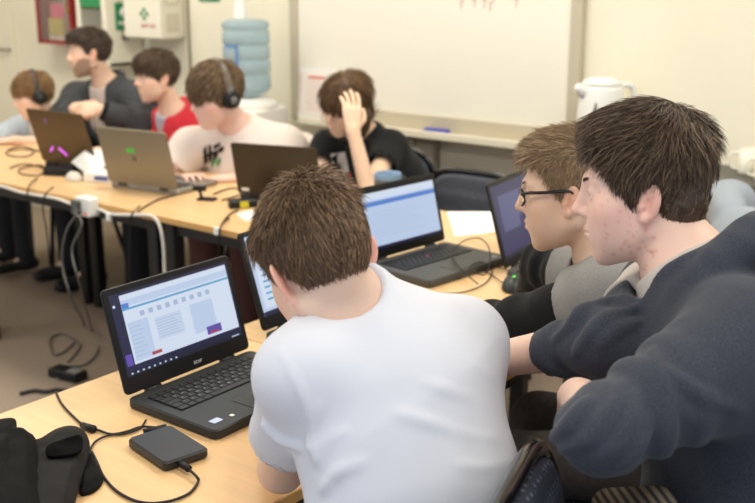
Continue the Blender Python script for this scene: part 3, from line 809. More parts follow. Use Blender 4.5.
def laptop(label, loc, rz, w=.325, d=.225, th=.019, lh=.21, ang=106, body=None, lidm=None, screen=None, keys=True, bez=(.014, .012, .030), tp=(.105, .065), kx=0, deck=None, group=None):
    e = thing('laptop', label, 'laptop', (loc[0], loc[1], TH+.001), rz, group)
    body = body or M_blacksatin; lidm = lidm or M_black
    b = MB().rbox((0, -d/2, th/2), (w, d, th), .014, 4, cham=.003).build('base', deck or body, e)
    ft = 0
    kw = min(w-.03, .287); ky0 = -.030; kh = .100
    kb = MB().rbox((0, ky0-kh/2, th+.0003), (kw, kh, .0006), .004, 2).build('keyboard', M_black, e)
    if keys:
        zt = th+.0006; py = kh/6.0; gap = .0022
        for r in range(6):
            y = ky0-py*(r+.5)
            if r == 0: ws = [1]*15; chs = ['']*15; hh = py*.75
            else:
                hh = py-gap
                if r == 1: ws = [1]*13+[1.9]; chs = list(ROWS[0])+['']
                elif r == 2: ws = [1.45]+[1]*12+[1.45]; chs = ['']+list(ROWS[1])+['']
                elif r == 3: ws = [1.7]+[1]*12+[1.2]; chs = ['']+list(ROWS[2])+['']
                elif r == 4: ws = [1.2]+[1]*11+[2.6]; chs = ['']+list(ROWS[3])+['']
                else: ws = [1.2, 1, 1, 1.1, 5.4, 1.1, 1, 1, 1, 1]; chs = ['']*10
            u = kw/sum(ws); x = -kw/2
            for q, ch in zip(ws, chs):
                ww = u*q-gap
                ko = link('key', key_mesh(ww, hh, ch), kb); ko.location = (x+u*q/2, y, zt); x += u*q
    if tp: MB().rbox((kx, -d+.012+tp[1]/2, th+.0004), (tp[0], tp[1], .0010), .004, 3).build('touchpad', M_touch, e)
    lo = link('lid', None)
    bpy.data.objects.remove(lo)
    lt = .0065
    lid = MB().rbox((0, lt/2, lh/2+.004), (w, lt, lh), .010, 4, axis=1, cham=.0015).build('lid', lidm, e)
    lid.location = (0, -.002, th); lid.rotation_euler = (-math.radians(ang-90), 0, 0)
    for sx in (-1, 1): MB().tube([(sx*w*.30-.018, 0, th*.9), (sx*w*.30+.018, 0, th*.9)], .0065, 10).build('hinge', M_blackmetal, e)
    bz = MB().rbox((0, -.0006, lh/2+.004), (w-.004, .0012, lh-.004), .009, 4, axis=1); bz.build('bezel', M_bezel, lid)
    dw, dh = w-2*bez[0], lh-bez[1]-bez[2]
    def rect(name, m, x0, z0, x1, z1, lv=1):           # 0..1 across the display
        X0, X1 = -dw/2+dw*x0, -dw/2+dw*x1; Z0, Z1 = .004+bez[2]+dh*z0, .004+bez[2]+dh*z1
        y = -.0012-.00022*lv
        return MB().raw([(X0, y, Z0), (X1, y, Z0), (X1, y, Z1), (X0, y, Z1)], [[0, 1, 2, 3]]).build(name, m, lid)
    if screen: screen(rect, lid, dw, dh, bez)
    return e
M_touch = mat('touchpad', S(36, 37, 38), .35); M_bezel = mat('bezel', S(16, 16, 18), .35)
def multi(rect_list, name, m, lid, dw, dh, bez, lv):
    mb = MB()
    for x0, z0, x1, z1 in rect_list:
        X0, X1 = -dw/2+dw*x0, -dw/2+dw*x1; Z0, Z1 = .004+bez[2]+dh*z0, .004+bez[2]+dh*z1; y = -.0012-.00022*lv
        mb.raw([(X0, y, Z0), (X1, y, Z0), (X1, y, Z1), (X0, y, Z1)], [[0, 1, 2, 3]])
    return mb.build(name, m, lid)
r_ = random.Random(2)
def scr_explorer(rect, lid, dw, dh, bez):
    rect('display', G_['navy'], 0, 0, 1, 1); rect('taskbar', G_['bar'], 0, 0, 1, .055, 2)
    rect('window', G_['white'], .075, .12, .985, .965, 2)
    rect('title_bar', G_['pale'], .075, .82, .985, .90, 3); rect('ribbon_line', G_['teal'], .075, .775, .985, .80, 3); rect('ribbon_tab', G_['blue'], .075, .80, .13, .86, 4)
    rect('navigation_pane', G_['pale'], .09, .15, .25, .62, 3); rect('file_list', G_['list'], .30, .30, .52, .58, 3); rect('preview_pane', G_['pale'], .60, .22, .80, .60, 3)
    multi([(.31, .33+.035*i, .50-.02*(i % 3), .338+.035*i) for i in range(7)]+[(.10, .2+.05*i, .2-.02*(i % 2), .208+.05*i) for i in range(8)]+[(.2+.07*i, .66, .235+.07*i, .72) for i in range(9)], 'text_lines', G_['grey'], lid, dw, dh, bez, 4)
    rect('red_logo', G_['red'], .22, .155, .30, .195, 4); rect('picture', G_['violet'], .70, .155, .83, .26, 4); rect('picture_edge', G_['red'], .72, .165, .80, .19, 5)
    rect('desktop_icon', G_['violet'], .015, .12, .065, .26, 3); rect('desktop_icon', G_['white'], .012, .84, .03, .87, 3)
    multi([(.03+.045*i, .018, .045+.045*i, .038) for i in range(9)]+[(.9, .02, .97, .034)], 'taskbar_icons', G_['pale'], lid, dw, dh, bez, 3)
    text('maker_logo', 'acer', .0135, M_keyglyph, lid, Matrix.Translation((.02, -.0013, .019)) @ Matrix.Rotation(PI/2, 4, 'X'))
def scr_document(rect, lid, dw, dh, bez):
    rect('display', G_['pale'], 0, 0, 1, 1); rect('window_bar', G_['white'], 0, .87, 1, 1, 2); rect('blue_band', G_['blue'], 0, .76, 1, .84, 2); rect('taskbar', G_['navy'], 0, 0, 1, .05, 2)
    multi([(.1, .2+.06*i, .8-.07*(i % 3), .206+.06*i) for i in range(8)], 'text_lines', G_['grey'], lid, dw, dh, bez, 2)
def scr_list(rect, lid, dw, dh, bez):
    rect('display', G_['pale'], 0, 0, 1, 1); rect('window', G_['white'], .03, .09, .97, .97, 2); rect('taskbar', G_['navy'], 0, 0, 1, .055, 3)
    multi([(.07, .18+.075*i, .13, .205+.075*i) for i in range(9)], 'list_icons', G_['teal'], lid, dw, dh, bez, 4)
    multi([(.16, .185+.075*i, .40-.03*(i % 3), .197+.075*i) for i in range(9)], 'text_lines', G_['grey'], lid, dw, dh, bez, 4)
def scr_game(rect, lid, dw, dh, bez):
    rect('display', G_['deep'], 0, 0, 1, 1); rect('picture', glow('screen_mauve', S(86, 90, 132), SCR), .1, .35, .55, .85, 2); rect('picture', glow('screen_dusk', S(44, 44, 92), SCR), .45, .1, .9, .5, 3); rect('taskbar', G_['bar'], 0, 0, 1, .05, 3)
lp = laptop('black laptop nearest the camera with a file window open on its screen', (-1.530, 1.348), PI/2, .335, .245, .019, .208, 106, screen=scr_explorer, bez=(.013, .013, .033))
for nm, m, x in (('sticker', mat('blue_sticker', S(190, 206, 232), .4), -.135),): tag(MB().rbox((x, -.212, .0197), (.022, .016, .0006)).build(nm, m, lp), 'pale blue sticker')
tag(MB().rbox((-.10, -.218, .0197), (.008, .008, .0006)).build('sticker', M_whitep, lp), 'small white sticker')
laptop('black laptop standing open just beyond the white-shirted boy\'s far side', (-1.585, 1.79), PI/2+.03, .36, .24, .019, .228, 108, screen=scr_list)
lp = laptop('black laptop with a red pointing stick and a blue band across its document', (-1.735, 2.365), math.radians(84), .345, .240, .021, .205, 104, screen=scr_document, bez=(.014, .020, .026), tp=(.10, .058), deck=mat('grey_deck', S(72, 72, 70), .5))
MB().lathe([(.0042, .0236), (.0042, .0262), (.002, .0275), (.0005, .0277)], 12, c=(.0, -.082, 0)).build('pointing_stick', mat('red_rubber', S(196, 50, 60), .5), lp)
tag(MB().lathe([(.009, .0212), (.009, .0216), (.001, .0217)], 16, c=(.135, -.215, 0)).build('sticker', M_silver, lp), 'small round silver sticker')
laptop('black laptop whose dark violet screen faces the boy with glasses', (-1.43, 2.545), math.radians(97), .34, .235, .021, .238, 106, screen=scr_game, deck=mat('grey_deck', S(84, 84, 80), .5), bez=(.012, .014, .022))
M_lidbrown = mat('dark_bronze_lid', S(92, 74, 52), .3, metal=.35); M_lidgrey = mat('brushed_grey_lid', S(142, 132, 112), .35, metal=.4); M_liddark = mat('black_brown_lid', S(56, 46, 34), .35, metal=.2)
lp = laptop('silver grey laptop with a green sticker on its lid, in front of the headphone wearer', (-3.085, 2.525), math.radians(188), .34, .24, .018, .225, 103, M_silver, M_lidgrey, scr_document, keys=False)
lid = [c for c in lp.children if c.name.startswith('lid')][0]
tag(MB().rbox((.02, .0069, .145), (.04, .0006, .018)).build('sticker', mat('green_sticker', S(86, 190, 70), .5), lid), 'bright green sticker')
MB().lathe([(.012, 0), (.012, .0006)], 16, M=Matrix.Translation((.01, .0068, .115)) @ Matrix.Rotation(-PI/2, 4, 'X')).build('lid_emblem', mat('grey_emblem', S(120, 108, 88), .3, metal=.4), lid)
lp = laptop('black laptop turned away from the camera with a small white mark by its hinge', (-2.545, 2.70), math.radians(197), .335, .235, .019, .198, 104, M_blacksatin, M_liddark, scr_document, keys=False)
lid = [c for c in lp.children if c.name.startswith('lid')][0]
tag(MB().rbox((.135, .0069, .022), (.03, .0006, .012)).build('sticker', M_whitep, lid), 'small white mark')
lp = laptop('dark bronze gaming laptop with glowing violet light bars on its lid', (-3.645, 2.61), math.radians(184), .34, .26, .024, .236, 106, M_blacksatin, M_lidbrown, scr_game, keys=False)
lid = [c for c in lp.children if c.name.startswith('lid')][0]
mv = mat('violet_light', S(214, 96, 226), .4, emit=1.2)
for a, b2 in (((.095, .055), (.07, .078)), ((.035, .075), (-.005, .045))):
    MB().tube([(a[0], .0068, a[1]), (b2[0], .0068, b2[1])], .0042, 6).build('light_bar', mv, lid)
MB().lathe([(.010, 0), (.010, .001)], 16, M=Matrix.Translation((.062, .0068, .195)) @ Matrix.Rotation(-PI/2, 4, 'X')).build('lid_emblem', mat('violet_emblem', S(120, 60, 120), .4, emit=.4), lid)
# ------------------------------------------------------------------ small things on the tables
def cable(name, label, pts, r=.0028, m=None, cat='cable', plug=None, k=8):
    o = MB().tube(smooth_path(pts, k), r, 8).build(name, m or M_cable); tag(o, label, cat); return o
M_cable = mat('black_cable', S(20, 20, 21), .5); M_wcable = mat('white_cable', S(222, 216, 206), .5); M_gcable = mat('grey_cable_sheath', S(96, 94, 90), .5)
Z0 = TH+.0035
hd = thing('hard_drive', 'flat black external drive on the table beside the nearest laptop', 'external drive', (-1.320, 1.100, TH+.0005), math.radians(79))
MB().rbox((0, 0, .0088), (.088, .130, .0165), .009, 4, cham=.003).build('case', mat('matt_black_case', S(40, 40, 42), .38), hd)
MB().rbox((0, 0, .0173), (.082, .124, .0008), .008, 4).build('top_plate', mat('brushed_black_plate', S(58, 58, 60), .35, metal=.4), hd)
pl = MB().rbox((-1.288, 1.016, TH+.011), (.020, .034, .010), .003, 3, cham=.002, axis=1); pl.rbox((-1.296, 1.036, TH+.011), (.014, .010, .006))
def pz(x, y, z=Z0): return tuple(PZ(x, y, z))
u = thing('drive_cable', 'black cable from the external drive curling off the table', 'cable', (-1.29, 1.02, TH))
def loc(pts, o): return [(p[0]-o.location[0], p[1]-o.location[1], p[2]-o.location[2]) for p in pts]
MB().tube(smooth_path(loc([pz(187, 468, TH+.009), pz(196, 476, TH+.010), pz(198, 482), pz(188, 494), pz(165, 502), pz(140, 502), pz(118, 492), pz(104, 477), pz(97, 462), pz(92, 452)], u), 8), .0024, 8).build('lead', M_cable, u)
MB().tube(loc([pz(180, 463, TH+.011), pz(189, 469, TH+.010)], u), .0062, 8).build('connector', M_black, u)
u = thing('power_cable', 'black laptop power lead with a round filter, crossing the near table', 'cable', (-1.55, 1.15, TH))
MB().tube(smooth_path(loc([pz(56, 392), pz(62, 404), pz(74, 417), pz(85, 426), pz(98, 430), pz(112, 434), pz(128, 431), pz(140, 427), pz(152, 427, TH+.008), pz(163, 428, TH+.010)], u), 8), .0022, 8).build('lead', M_cable, u)
MB().tube(loc([pz(82, 425, TH+.007), pz(94, 429.5, TH+.007)], u), [.006, .0075], 10).build('ferrite_bead', M_black, u)
MB().tube(loc([pz(144, 432, TH+.009), pz(166, 427, TH+.009)], u), .0062, 8).build('connector', M_black, u)
cable('usb_cable', 'thin black lead looping from the bag to the nearest laptop', [pz(92, 470), pz(90, 452), pz(96, 441), pz(110, 435), pz(125, 434), pz(140, 428), pz(146, 420)], .002)
# bag at the corner
def bag():
    e = thing('laptop_bag', 'black fabric laptop bag lying open on the near table', 'bag', (-1.42, .86, TH), 0)
    o = e.location
    def sheet(name, outl, m, z0, th, sag=0, seed=0, parent=e):
        pts = [np.array(PZ(x, y, TH+z)) for x, y, z in outl]
        c = sum(pts)/len(pts); n = len(pts); R_ = 14
        mb = MB(); vs = []; fs = []
        ol = [np.array(v) for v in smooth_path(pts, 5, True)]; n = len(ol)
        for side in (0, 1):
            for j in range(R_+1):
                f = j/R_
                for i in range(n):
                    p = c+(ol[i]-c)*(1-f)
                    h = .0035*math.sin(p[0]*70+seed)*math.sin(p[1]*60+seed*2)+.004*math.sin((p[0]+p[1])*45+seed)
                    ed = min(1, f*3.0)
                    vs.append((p[0], p[1], p[2]+((th*.5*ed+th*.3)*(1 if side else -1) + h*ed+sag*ed)))
        b_ = (R_+1)*n
        for j in range(R_):
            for i in range(n):
                i2 = (i+1) % n
                fs.append([b_+j*n+i, b_+j*n+i2, b_+(j+1)*n+i2, b_+(j+1)*n+i]); fs.append([j*n+i2, j*n+i, (j+1)*n+i, (j+1)*n+i2])
        for i in range(n): fs.append([i, (i+1) % n, b_+(i+1) % n, b_+i])
        vs = [(v[0]-o[0], v[1]-o[1], max(v[2]-o[2], .001)) for v in vs]
        mb.raw(vs, fs, True); return mb.build(name, m, parent)
    Mb = mat('black_nylon', S(14, 14, 15), .85, spec=.2, bump=(500, .25, .0008), noise=(20, .25, 3, (1, 1, 1))); Mb2 = mat('black_lining', S(26, 25, 25), .75, spec=.25, noise=(25, .25, 3, (1, 1, 1)), bump=(250, .3, .001)); Mv = mat('hook_fabric', S(12, 12, 12), .95, spec=.1, bump=(900, .6, .001))
    sheet('body', [(-40, 436, .045), (0, 427, .045), (16, 427, .045), (19, 442, .04), (36, 446, .035), (40, 505, .03), (36, 560, .03), (-60, 560, .03)], Mb, 0, .05, .0, 1)
    fl = sheet('flap', [(30, 447, .025), (42, 440, .03), (57, 431, .035), (72, 428, .035), (84, 433, .030), (90, 446, .022), (87, 462, .02), (79, 486, .02), (72, 510, .02), (60, 545, .02), (14, 545, .03), (18, 490, .035)], Mb2, 0, .016, .004, 3)
    sheet('hook_patch', [(47, 447, .052), (66, 439, .054), (80, 436, .050), (83, 444, .046), (78, 453, .045), (50, 457, .050)], Mv, 0, .006, .0, 5, fl)
    sheet('strap', [(86, 452, .004), (94, 460, .004), (103, 477, .004), (98, 488, .004), (86, 494, .004), (80, 490, .004)], Mb, 0, .010, 0, 7)
    sheet('front_pocket', [(-40, 446, .075), (2, 437, .075), (12, 444, .07), (14, 505, .065), (6, 550, .06), (-50, 550, .06)], Mb, 0, .02, 0, 9)
bag()
# computer mouse beside the far laptops
e = thing('computer_mouse', 'black computer mouse on the table by the grey-sleeved boy\'s elbow', 'mouse', tuple(PZ(515, 288, TH)), math.radians(20))
V = Vol((-.05, -.07, -.005), (.05, .07, .05), .0025)
V.put(lambda x, y, z: smax(eli(x, y, z, (0, 0, .004), (.034, .060, .034)), -(z-.0005), .002), (-.05, -.07, -.005), (.05, .07, .05), 0)
V.build('shell', M_blacksatin, e); MB().tube([(-.004, .036, .030), (.004, .036, .030)], .008, 10).build('scroll_wheel', M_black, e)
MB().rbox((0, -.02, .0375), (.008, .02, .001), .003, 2).build('logo_light', mat('green_glow', S(90, 190, 80), .4, emit=.5), e)
cable('mouse_cable', 'thin black mouse lead coiling beside the pointing-stick laptop', [pz(503, 283, TH+.008), pz(490, 274), pz(478, 268), pz(468, 272), pz(458, 279), pz(456, 270), pz(470, 262), pz(484, 264), pz(492, 272), pz(484, 284), pz(464, 292), pz(442, 294), pz(425, 297)], .0016)
up = lambda x, y, h: tuple(PZ(x, y, TH+h))
cable('looped_cable', 'black lead rising in a loop over the pointing-stick laptop\'s corner', [pz(478, 284, TH+.024), pz(462, 270, TH+.028), pz(452, 255, TH+.035), up(462, 242, .06), up(478, 238, .08), up(488, 246, .07), up(490, 262, .04), pz(484, 275, TH+.027), pz(470, 268, TH+.025), pz(480, 262, TH+.025), pz(500, 268, TH+.006), pz(520, 272, TH+.004)], .0017)
# sheet of paper at the far corner
pp = [PZ(447, 212, TH), PZ(495, 212, TH), PZ(504, 231, TH), PZ(455, 237, TH)]
o = MB().prism([(p[0], p[1]) for p in pp], TH+.0008, TH+.0016).build('sheet_of_paper', mat('white_paper', S(250, 250, 248), .8)); tag(o, 'white sheet of paper on the table before the empty chair', 'paper')
e = mug('mug', 'dark mug with a blue rim on the table beside the black-shirted girl', None, (-2.205, 2.89, TH), 1.2, .047, .118, mat('dark_china', S(74, 72, 74), .4))
MB().lathe([(.0475, .098), (.0485, .101), (.0485, .117), (.0475, .119), (.0435, .119), (.043, .101)], 26, cap=False).build('rim_band', mat('blue_rim', S(120, 150, 184), .4), e)
# far table clutter
pw = mat('white_paper_fold', S(250, 249, 244), .8)
o = MB()
A0 = PZ(71, 162, TH+.05); B0 = PZ(93, 179, TH+.006); C0 = PZ(110, 160, TH+.06); D0 = PZ(84, 151, TH+.10); E0 = PZ(104, 150, TH+.10)
vs = [A0, B0, C0, E0, D0]; vs2 = [v+np.array((0, .004, .001)) for v in vs]
o.raw(vs+vs2, [[0, 1, 2, 3, 4], [9, 8, 7, 6, 5]]+[[i, i+5, (i+1) % 5+5, (i+1) % 5] for i in range(5)]).build('folded_paper', pw)
tag(bpy.data.objects['folded_paper'], 'curled white sheet propped beside the gaming laptop', 'paper')
e = thing('network_hub', 'small white hub behind the silver laptop\'s near corner', 'hub', tuple(PZ(104, 181, TH)), .3)
MB().rbox((0, 0, .02), (.13, .09, .04), .008, 3, cham=.004).build('casing', M_whitep, e); MB().rbox((.02, -.046, .02), (.06, .003, .015)).build('port_strip', mat('blue_port', S(70, 84, 150), .5), e)
e = thing('computer_mouse', 'pale grey computer mouse at the far table\'s front edge', 'mouse', tuple(PZ(74, 180, TH)), 1.2)
V = Vol((-.05, -.07, -.005), (.05, .07, .05), .003)
V.put(lambda x, y, z: smax(eli(x, y, z, (0, 0, .002), (.032, .052, .032)), -(z-.0005), .002), (-.05, -.07, -.005), (.05, .07, .05), 0)
V.build('shell', mat('pale_grey_plastic', S(206, 202, 192), .45), e); MB().tube([(-.004, .032, .026), (.004, .032, .026)], .007, 10).build('scroll_wheel', M_silver, e)
e = thing('power_adapter', 'black laptop power adapter lying on the far table beside the pale mouse', 'adapter', tuple(PZ(60, 175, TH)), .5)
MB().rbox((0, 0, .016), (.12, .055, .032), .006, 3, cham=.004).build('casing', M_black, e)
e = thing('power_adapter', 'black adapter with a yellow label by the dark laptop lid', 'adapter', tuple(PZ(243, 207, TH)), 1.0)
MB().rbox((0, 0, .014), (.10, .05, .028), .006, 3, cham=.004).build('casing', M_black, e); tag(MB().rbox((.0, -.0255, .014), (.03, .001, .022)).build('sticker', mat('yellow_label', S(206, 196, 40), .5), e), 'yellow label')
o = MB().prism([tuple(PZ(x, y, TH)[:2]) for x, y in ((236, 214), (252, 210), (260, 217), (246, 222))], TH+.0008, TH+.0014).build('business_card', M_whitep); tag(o, 'white card on the far table edge near the yellow-labelled adapter', 'card')
e = thing('webcam_stand', 'small black mini stand on the far table by the silver laptop\'s corner', 'mini stand', tuple(PZ(207, 200, TH)), .4)
MB().rbox((0, 0, .004), (.07, .04, .008), .008, 3, cham=.002).build('foot', M_black, e); MB().tube([(-.02, 0, .006), (-.028, 0, .035)], .006, 8).build('post', M_black, e)
g = MB().rbox((-.028, 0, .042), (.05, .018, .018), .006, 3); g.build('head', M_black, e)
fy = 2.282
white = [tuple(PY(-30, 183, fy)), tuple(PY(0, 186, fy)), tuple(PY(20, 192, fy)), tuple(PY(42, 196, fy)), tuple(PY(58, 199, fy)), tuple(PY(76, 206, fy))]
cable('extension_lead', 'white mains lead running along the far table\'s front edge into the socket', white, .006, M_wcable)
white = [tuple(PY(98, 209, fy)), tuple(PY(112, 214, fy)), tuple(PY(130, 215, fy)), tuple(PY(146, 215, fy)), tuple(PY(155, 218, fy)), tuple(PY(161, 230, fy)), tuple(PY(164, 252, fy)), tuple(PY(165, 290, fy)), tuple(PY(165, 330, fy))]
cable('extension_lead', 'white mains lead hanging down from the far table behind the nearest laptop', white, .006, M_wcable)
p = PY(87, 206, fy-.012); e = thing('socket_block', 'white double socket block hanging at the far table\'s edge', 'socket', tuple(p), 0)
MB().rbox((0, 0, 0), (.085, .045, .07), .01, 3, axis=1, cham=.004).build('casing', M_whitep, e)
tag(MB().rbox((.02, -.0235, -.022), (.014, .003, .008)).build('switch', mat('red_switch', S(230, 90, 80), .4, emit=.3), e), 'red lit switch')
for i, (dx, dz, lab) in enumerate(((-.02, .012, 'upper'), (-.02, -.016, 'lower'))):
    q = thing('mains_plug', 'black plug in the white socket block, the %s of two' % lab, 'plug', (p[0]+dx, p[1]-.034, p[2]+dz), 0, 'plugs in the socket block')
    MB().rbox((0, 0, 0), (.036, .022, .024), .006, 3, axis=1, cham=.003).build('casing', mat('grey_plug', S(84, 82, 78), .5), q)
def fl(x, y): return tuple(PZ(x, y, .006))
dr = [(p[0]-.02, p[1]-.045, p[2]+.012), tuple(PY(76, 214, 2.22)), tuple(PY(66, 232, 2.2)), tuple(PY(62, 262, 2.2)), tuple(PY(72, 300, 2.2)), fl(84, 325), fl(72, 345), fl(55, 355), fl(50, 340), fl(62, 334), fl(80, 345), fl(68, 362)]
cable('power_cable', 'grey-black lead hanging from the upper plug to the floor in loops', dr, .004, M_gcable)
dr = [(p[0]-.02, p[1]-.045, p[2]-.016), tuple(PY(82, 224, 2.2)), tuple(PY(72, 250, 2.19)), tuple(PY(80, 285, 2.19)), fl(92, 330), fl(98, 350), fl(84, 365), fl(60, 366), fl(50, 372), fl(60, 380)]
cable('power_cable', 'grey-black lead hanging from the lower plug to the adapter on the floor', dr, .004, M_gcable)
for lb, px in (('thin black cable hanging from the far table near its end leg', (29, 186, 31, 250)), ('thin black cable hanging from the far table left of the socket', (45, 195, 50, 265)), ('thin black cable hanging from the far table below the silver laptop', (132, 214, 129, 300)), ('thin black cable hanging down behind the second black laptop', (221, 226, 219, 300))):
    x0, y0, x1, y1 = px; cable('hanging_cable', lb, [tuple(PZ(x0+8, y0-8, Z0)), tuple(PY(x0, y0, fy-.006)), tuple(PY(x0-2, y0+14, fy-.008)), tuple(PY((x0+x1)/2-1, (y0+y1)/2, fy-.008)), tuple(PY(x1, y1, fy-.004))], .0028)
e = thing('power_adapter', 'black adapter with a label lying on the carpet among leads', 'adapter', tuple(PZ(68, 378, 0)), .15)
MB().rbox((0, 0, .018), (.15, .065, .036), .006, 3, cham=.004).build('casing', M_black, e); tag(MB().rbox((.035, 0, .0364), (.05, .045, .0006)).build('sticker', mat('grey_label', S(140, 140, 136), .5), e), 'grey label')
cable('twisted_cable', 'short thick black cable on the carpet in front of the adapter', [fl(20, 394), fl(34, 391), fl(46, 392), fl(58, 390), fl(70, 392)], .009)
for i, (lb, pt) in enumerate((('tangled black leads in front of the child on the far table', [(8, 150), (20, 146), (34, 150), (28, 156), (12, 156), (6, 152), (22, 149), (40, 151)]), ('black lead looping on the far table beside the gaming laptop\'s hinge', [(10, 168), (24, 164), (44, 168), (40, 175), (22, 174), (20, 169), (40, 165), (56, 172)]),
        ('black lead from the silver laptop across the far table edge', [(176, 195), (160, 199), (146, 206), (138, 211)]), ('thin black lead curling between mini stand and dark laptop', [(214, 194), (224, 190), (234, 188), (244, 192), (236, 196), (222, 200)]), ('thin black lead from the yellow-labelled adapter to the table edge', [(238, 210), (230, 214), (223, 222), (221, 226)]))):
    cable('table_cable', lb, [pz(*q, TH+.004) for q in pt], .0028)
for (x, y) in ((125, 212),): pass
for lb, x, y in (('white cable clip under the far table edge beside the socket', 109, 217), ('white cable clip on the far table edge near the corner', 217, 231)):
    o = MB().rbox((0, 0, 0), (.02, .016, .025), .004, 2, cham=.002).build('cable_clip', M_whitep); o.location = tuple(PY(x, y, fy-.002)); tag(o, lb, 'clip')
# chairs
b_ = A(-.53, 1.005); fc = A(-.957, -.30); cc_ = b_+fc*.245
chair('dark dotted chair under the boy in the white T-shirt, its back toward the camera', (cc_[0], cc_[1]), fc, .11)
q = P(472, 172, 4.0); chair('empty dark padded chair behind the white sheet of paper', (q[0]+.05, q[1]-.24), (0, -1), -.03)
chair('dark padded chair under the girl in the black T-shirt', (-2.60, 3.22), (.1, -1))
chair('dark padded chair under the headphone wearer in the white T-shirt', (-3.0, 3.22), (.0, -1))
chair('dark padded chair under the red hooded top wearer', (-3.62, 3.24), (.0, -1))
chair('dark padded chair under the bearded man in the dark jacket', (-4.22, 3.36), (.0, -1))
chair('dark padded chair under the child with headphones', (-4.72, 3.28), (.0, -1))
chair('dark padded chair under the young man in the charcoal top', (-.22, 1.0), (-.45, .89))
chair('dark padded chair under the boy with glasses', (-.76, 1.86), (-.95, -.2))
ch = P(729, 214, 2.95); fj = unit(A(-.9, -.4, 0)); ch = ch+fj*.245-A(.05, -.1, 0)
chair('dark padded chair with a pale jacket hung over it, behind the man\'s neck', (ch[0]+.05, ch[1]-.1), (-.9, -.4))
# jacket over that chair's back
def ring(V, c, ax, r1, r2, rt, rg, k=.006, n=20, sub=0):
    """collar: ring of radius r1 (along rt) / r2 round axis ax at c"""
    ax = unit(ax); e1 = unit(np.array(rt)-ax*np.dot(rt, ax)); e2 = np.cross(ax, e1)
    pts = [c+e1*r1*math.cos(2*PI*i/n)+e2*r2*math.sin(2*PI*i/n) for i in range(n+1)]
    for i in range(n): V.cone(pts[i], pts[i+1], rg, rg, k)
def top(J, lo, hi, h, b=1.0, off=.014, sleeve=(.85, None), arms=(.058, .062, .05, .045), nk=(.082, .070), neckcut=True,
        folds=(None, None, None, None), body=True, low=0.0, sh_r=.062, drop=.0, nh=.018, hollow=True):
    """torso garment round the joints J; sleeve = (share of the upper arm covered, share of the forearm covered or None)"""
    V = Vol(lo, hi, h); s = J['spine']; rt = J['shR']-J['shL']; rh = J['hipR']-J['hipL']
    nd = unit(J['headbase']-s[3])
    if body:
        V.etube(s[0]-np.array((0, 0, low)), s[1], rh, (.160*b+off, .112*b+off), (.140*b+off, .102*b+off), .05)
        V.etube(s[1], s[2], rt, (.140*b+off, .102*b+off), (.155*b+off, .110*b+off), .05)
        V.etube(s[2], s[3]+nd*(nh-.018), rt, (.155*b+off, .105*b+off), nk, .05, cut=[(s[3]+nd*nh, nd)])
    arms_ = arms
    for i, q in enumerate('LR'):
        sh, el, wr = J['sh'+q], J['el'+q], J['wr'+q]; arms = arms_[i] if isinstance(arms_[0], tuple) else arms_
        sv = sleeve if sleeve is None or not isinstance(sleeve[0], tuple) else sleeve[i]
        if body: V.cone(s[3]-nd*.02, sh, .058*b, sh_r*b+off*.3, .05)
        if sv is None: continue
        f = sv[0]; d = unit(el-sh); e = sh+(el-sh)*f
        if sv[1] is None:
            V.cone(sh, el, arms[0], arms[1], .035, fold=folds[i], cut=[(e, d)])
            if hollow: V.cone(e-d*.015, e+d*.06, arms[1]-.010, arms[1]-.010, 0.004, 's')
        else:
            V.cone(sh, el, arms[0], arms[1], .035, fold=folds[i])
            d2 = unit(wr-el); e2 = el+(wr-el)*sv[1]
            V.cone(el, wr, arms[2], arms[3], .03, fold=folds[2+i], cut=[(e2, d2)])
    if neckcut: V.cone(s[3]-nd*.01, s[3]+nd*.09, nk[0]-.012, nk[0]-.016, .006, 's')
    return V
def trousers(J, lo, hi, h, m, parent, origin, b=1.0, short=None):
    V = Vol(lo, hi, h); rh = J['hipR']-J['hipL']; s = J['spine']
    up = unit(s[1]-s[0])
    V.etube(s[0]-up*.03, s[0]+up*.10, rh, (.168*b, .120*b), (.150*b, .110*b), .03)
    for q in 'LR':
        V.cone(J['hip'+q], J['kn'+q], .095*b, .068*b, .05)
        if not short: V.cone(J['kn'+q], J['an'+q]-np.array((0, 0, .05)), .066*b, .057*b, .03, cut=[(J['an'+q]-np.array((0, 0, .045)), np.array((0, 0, -1.)))])
    return V.build('trousers' if not short else 'shorts', m, parent, origin)
def shoes(J, m, parent, origin, s=1.0):
    for q in 'LR':
        a = J['an'+q]; t = J['to'+q]; d = t-a; d[2] = 0; d = unit(d); z = a[2]-.085*s
        lo = np.minimum(a, t)-.14; hi = np.maximum(a, t)+.14
        V = Vol(lo, hi, .007)
        g = np.array((a[0], a[1], max(z, 0)))
        V.etube(g+d*-.04*s+(0, 0, .04*s), g+d*.17*s+np.array((0, 0, .032*s)), np.cross(d, (0, 0, 1)), (.042*s, .040*s), (.046*s, .030*s), .03, cut=[(g+np.array((0, 0, .004)), np.array((0, 0, -1.)))])
        V.cone(g+np.array((0, 0, .06*s)), g+np.array((0, 0, .10*s)), .045*s, .042*s, .03)
        V.build('shoe', m, parent, origin)
def legs(J, fwd, side, kn=.40, spread=.09, feet=.02, kz=.50, hipw=.085, under=0.0):
    p = J['spine'][0]; fwd = np.array(fwd, float); side = np.array(side, float)   # side = person's right
    for q, sg in (('L', -1), ('R', 1)):
        J['hip'+q] = p+side*sg*hipw
        k = p+side*sg*(spread+.03)+fwd*kn; k[2] = kz; J['kn'+q] = k
        a = k+fwd*(feet-under); a[2] = .085; J['an'+q] = a
        t = a+fwd*.14; t[2] = .04; J['to'+q] = t
def bounds(J, pad=.2):
    pts = np.array([v for k, v in J.items() if isinstance(v, np.ndarray) and v.shape == (3,)]+list(J['spine']))
    return pts.min(0)-pad, pts.max(0)+pad
def A(*v): return np.array(v, float)

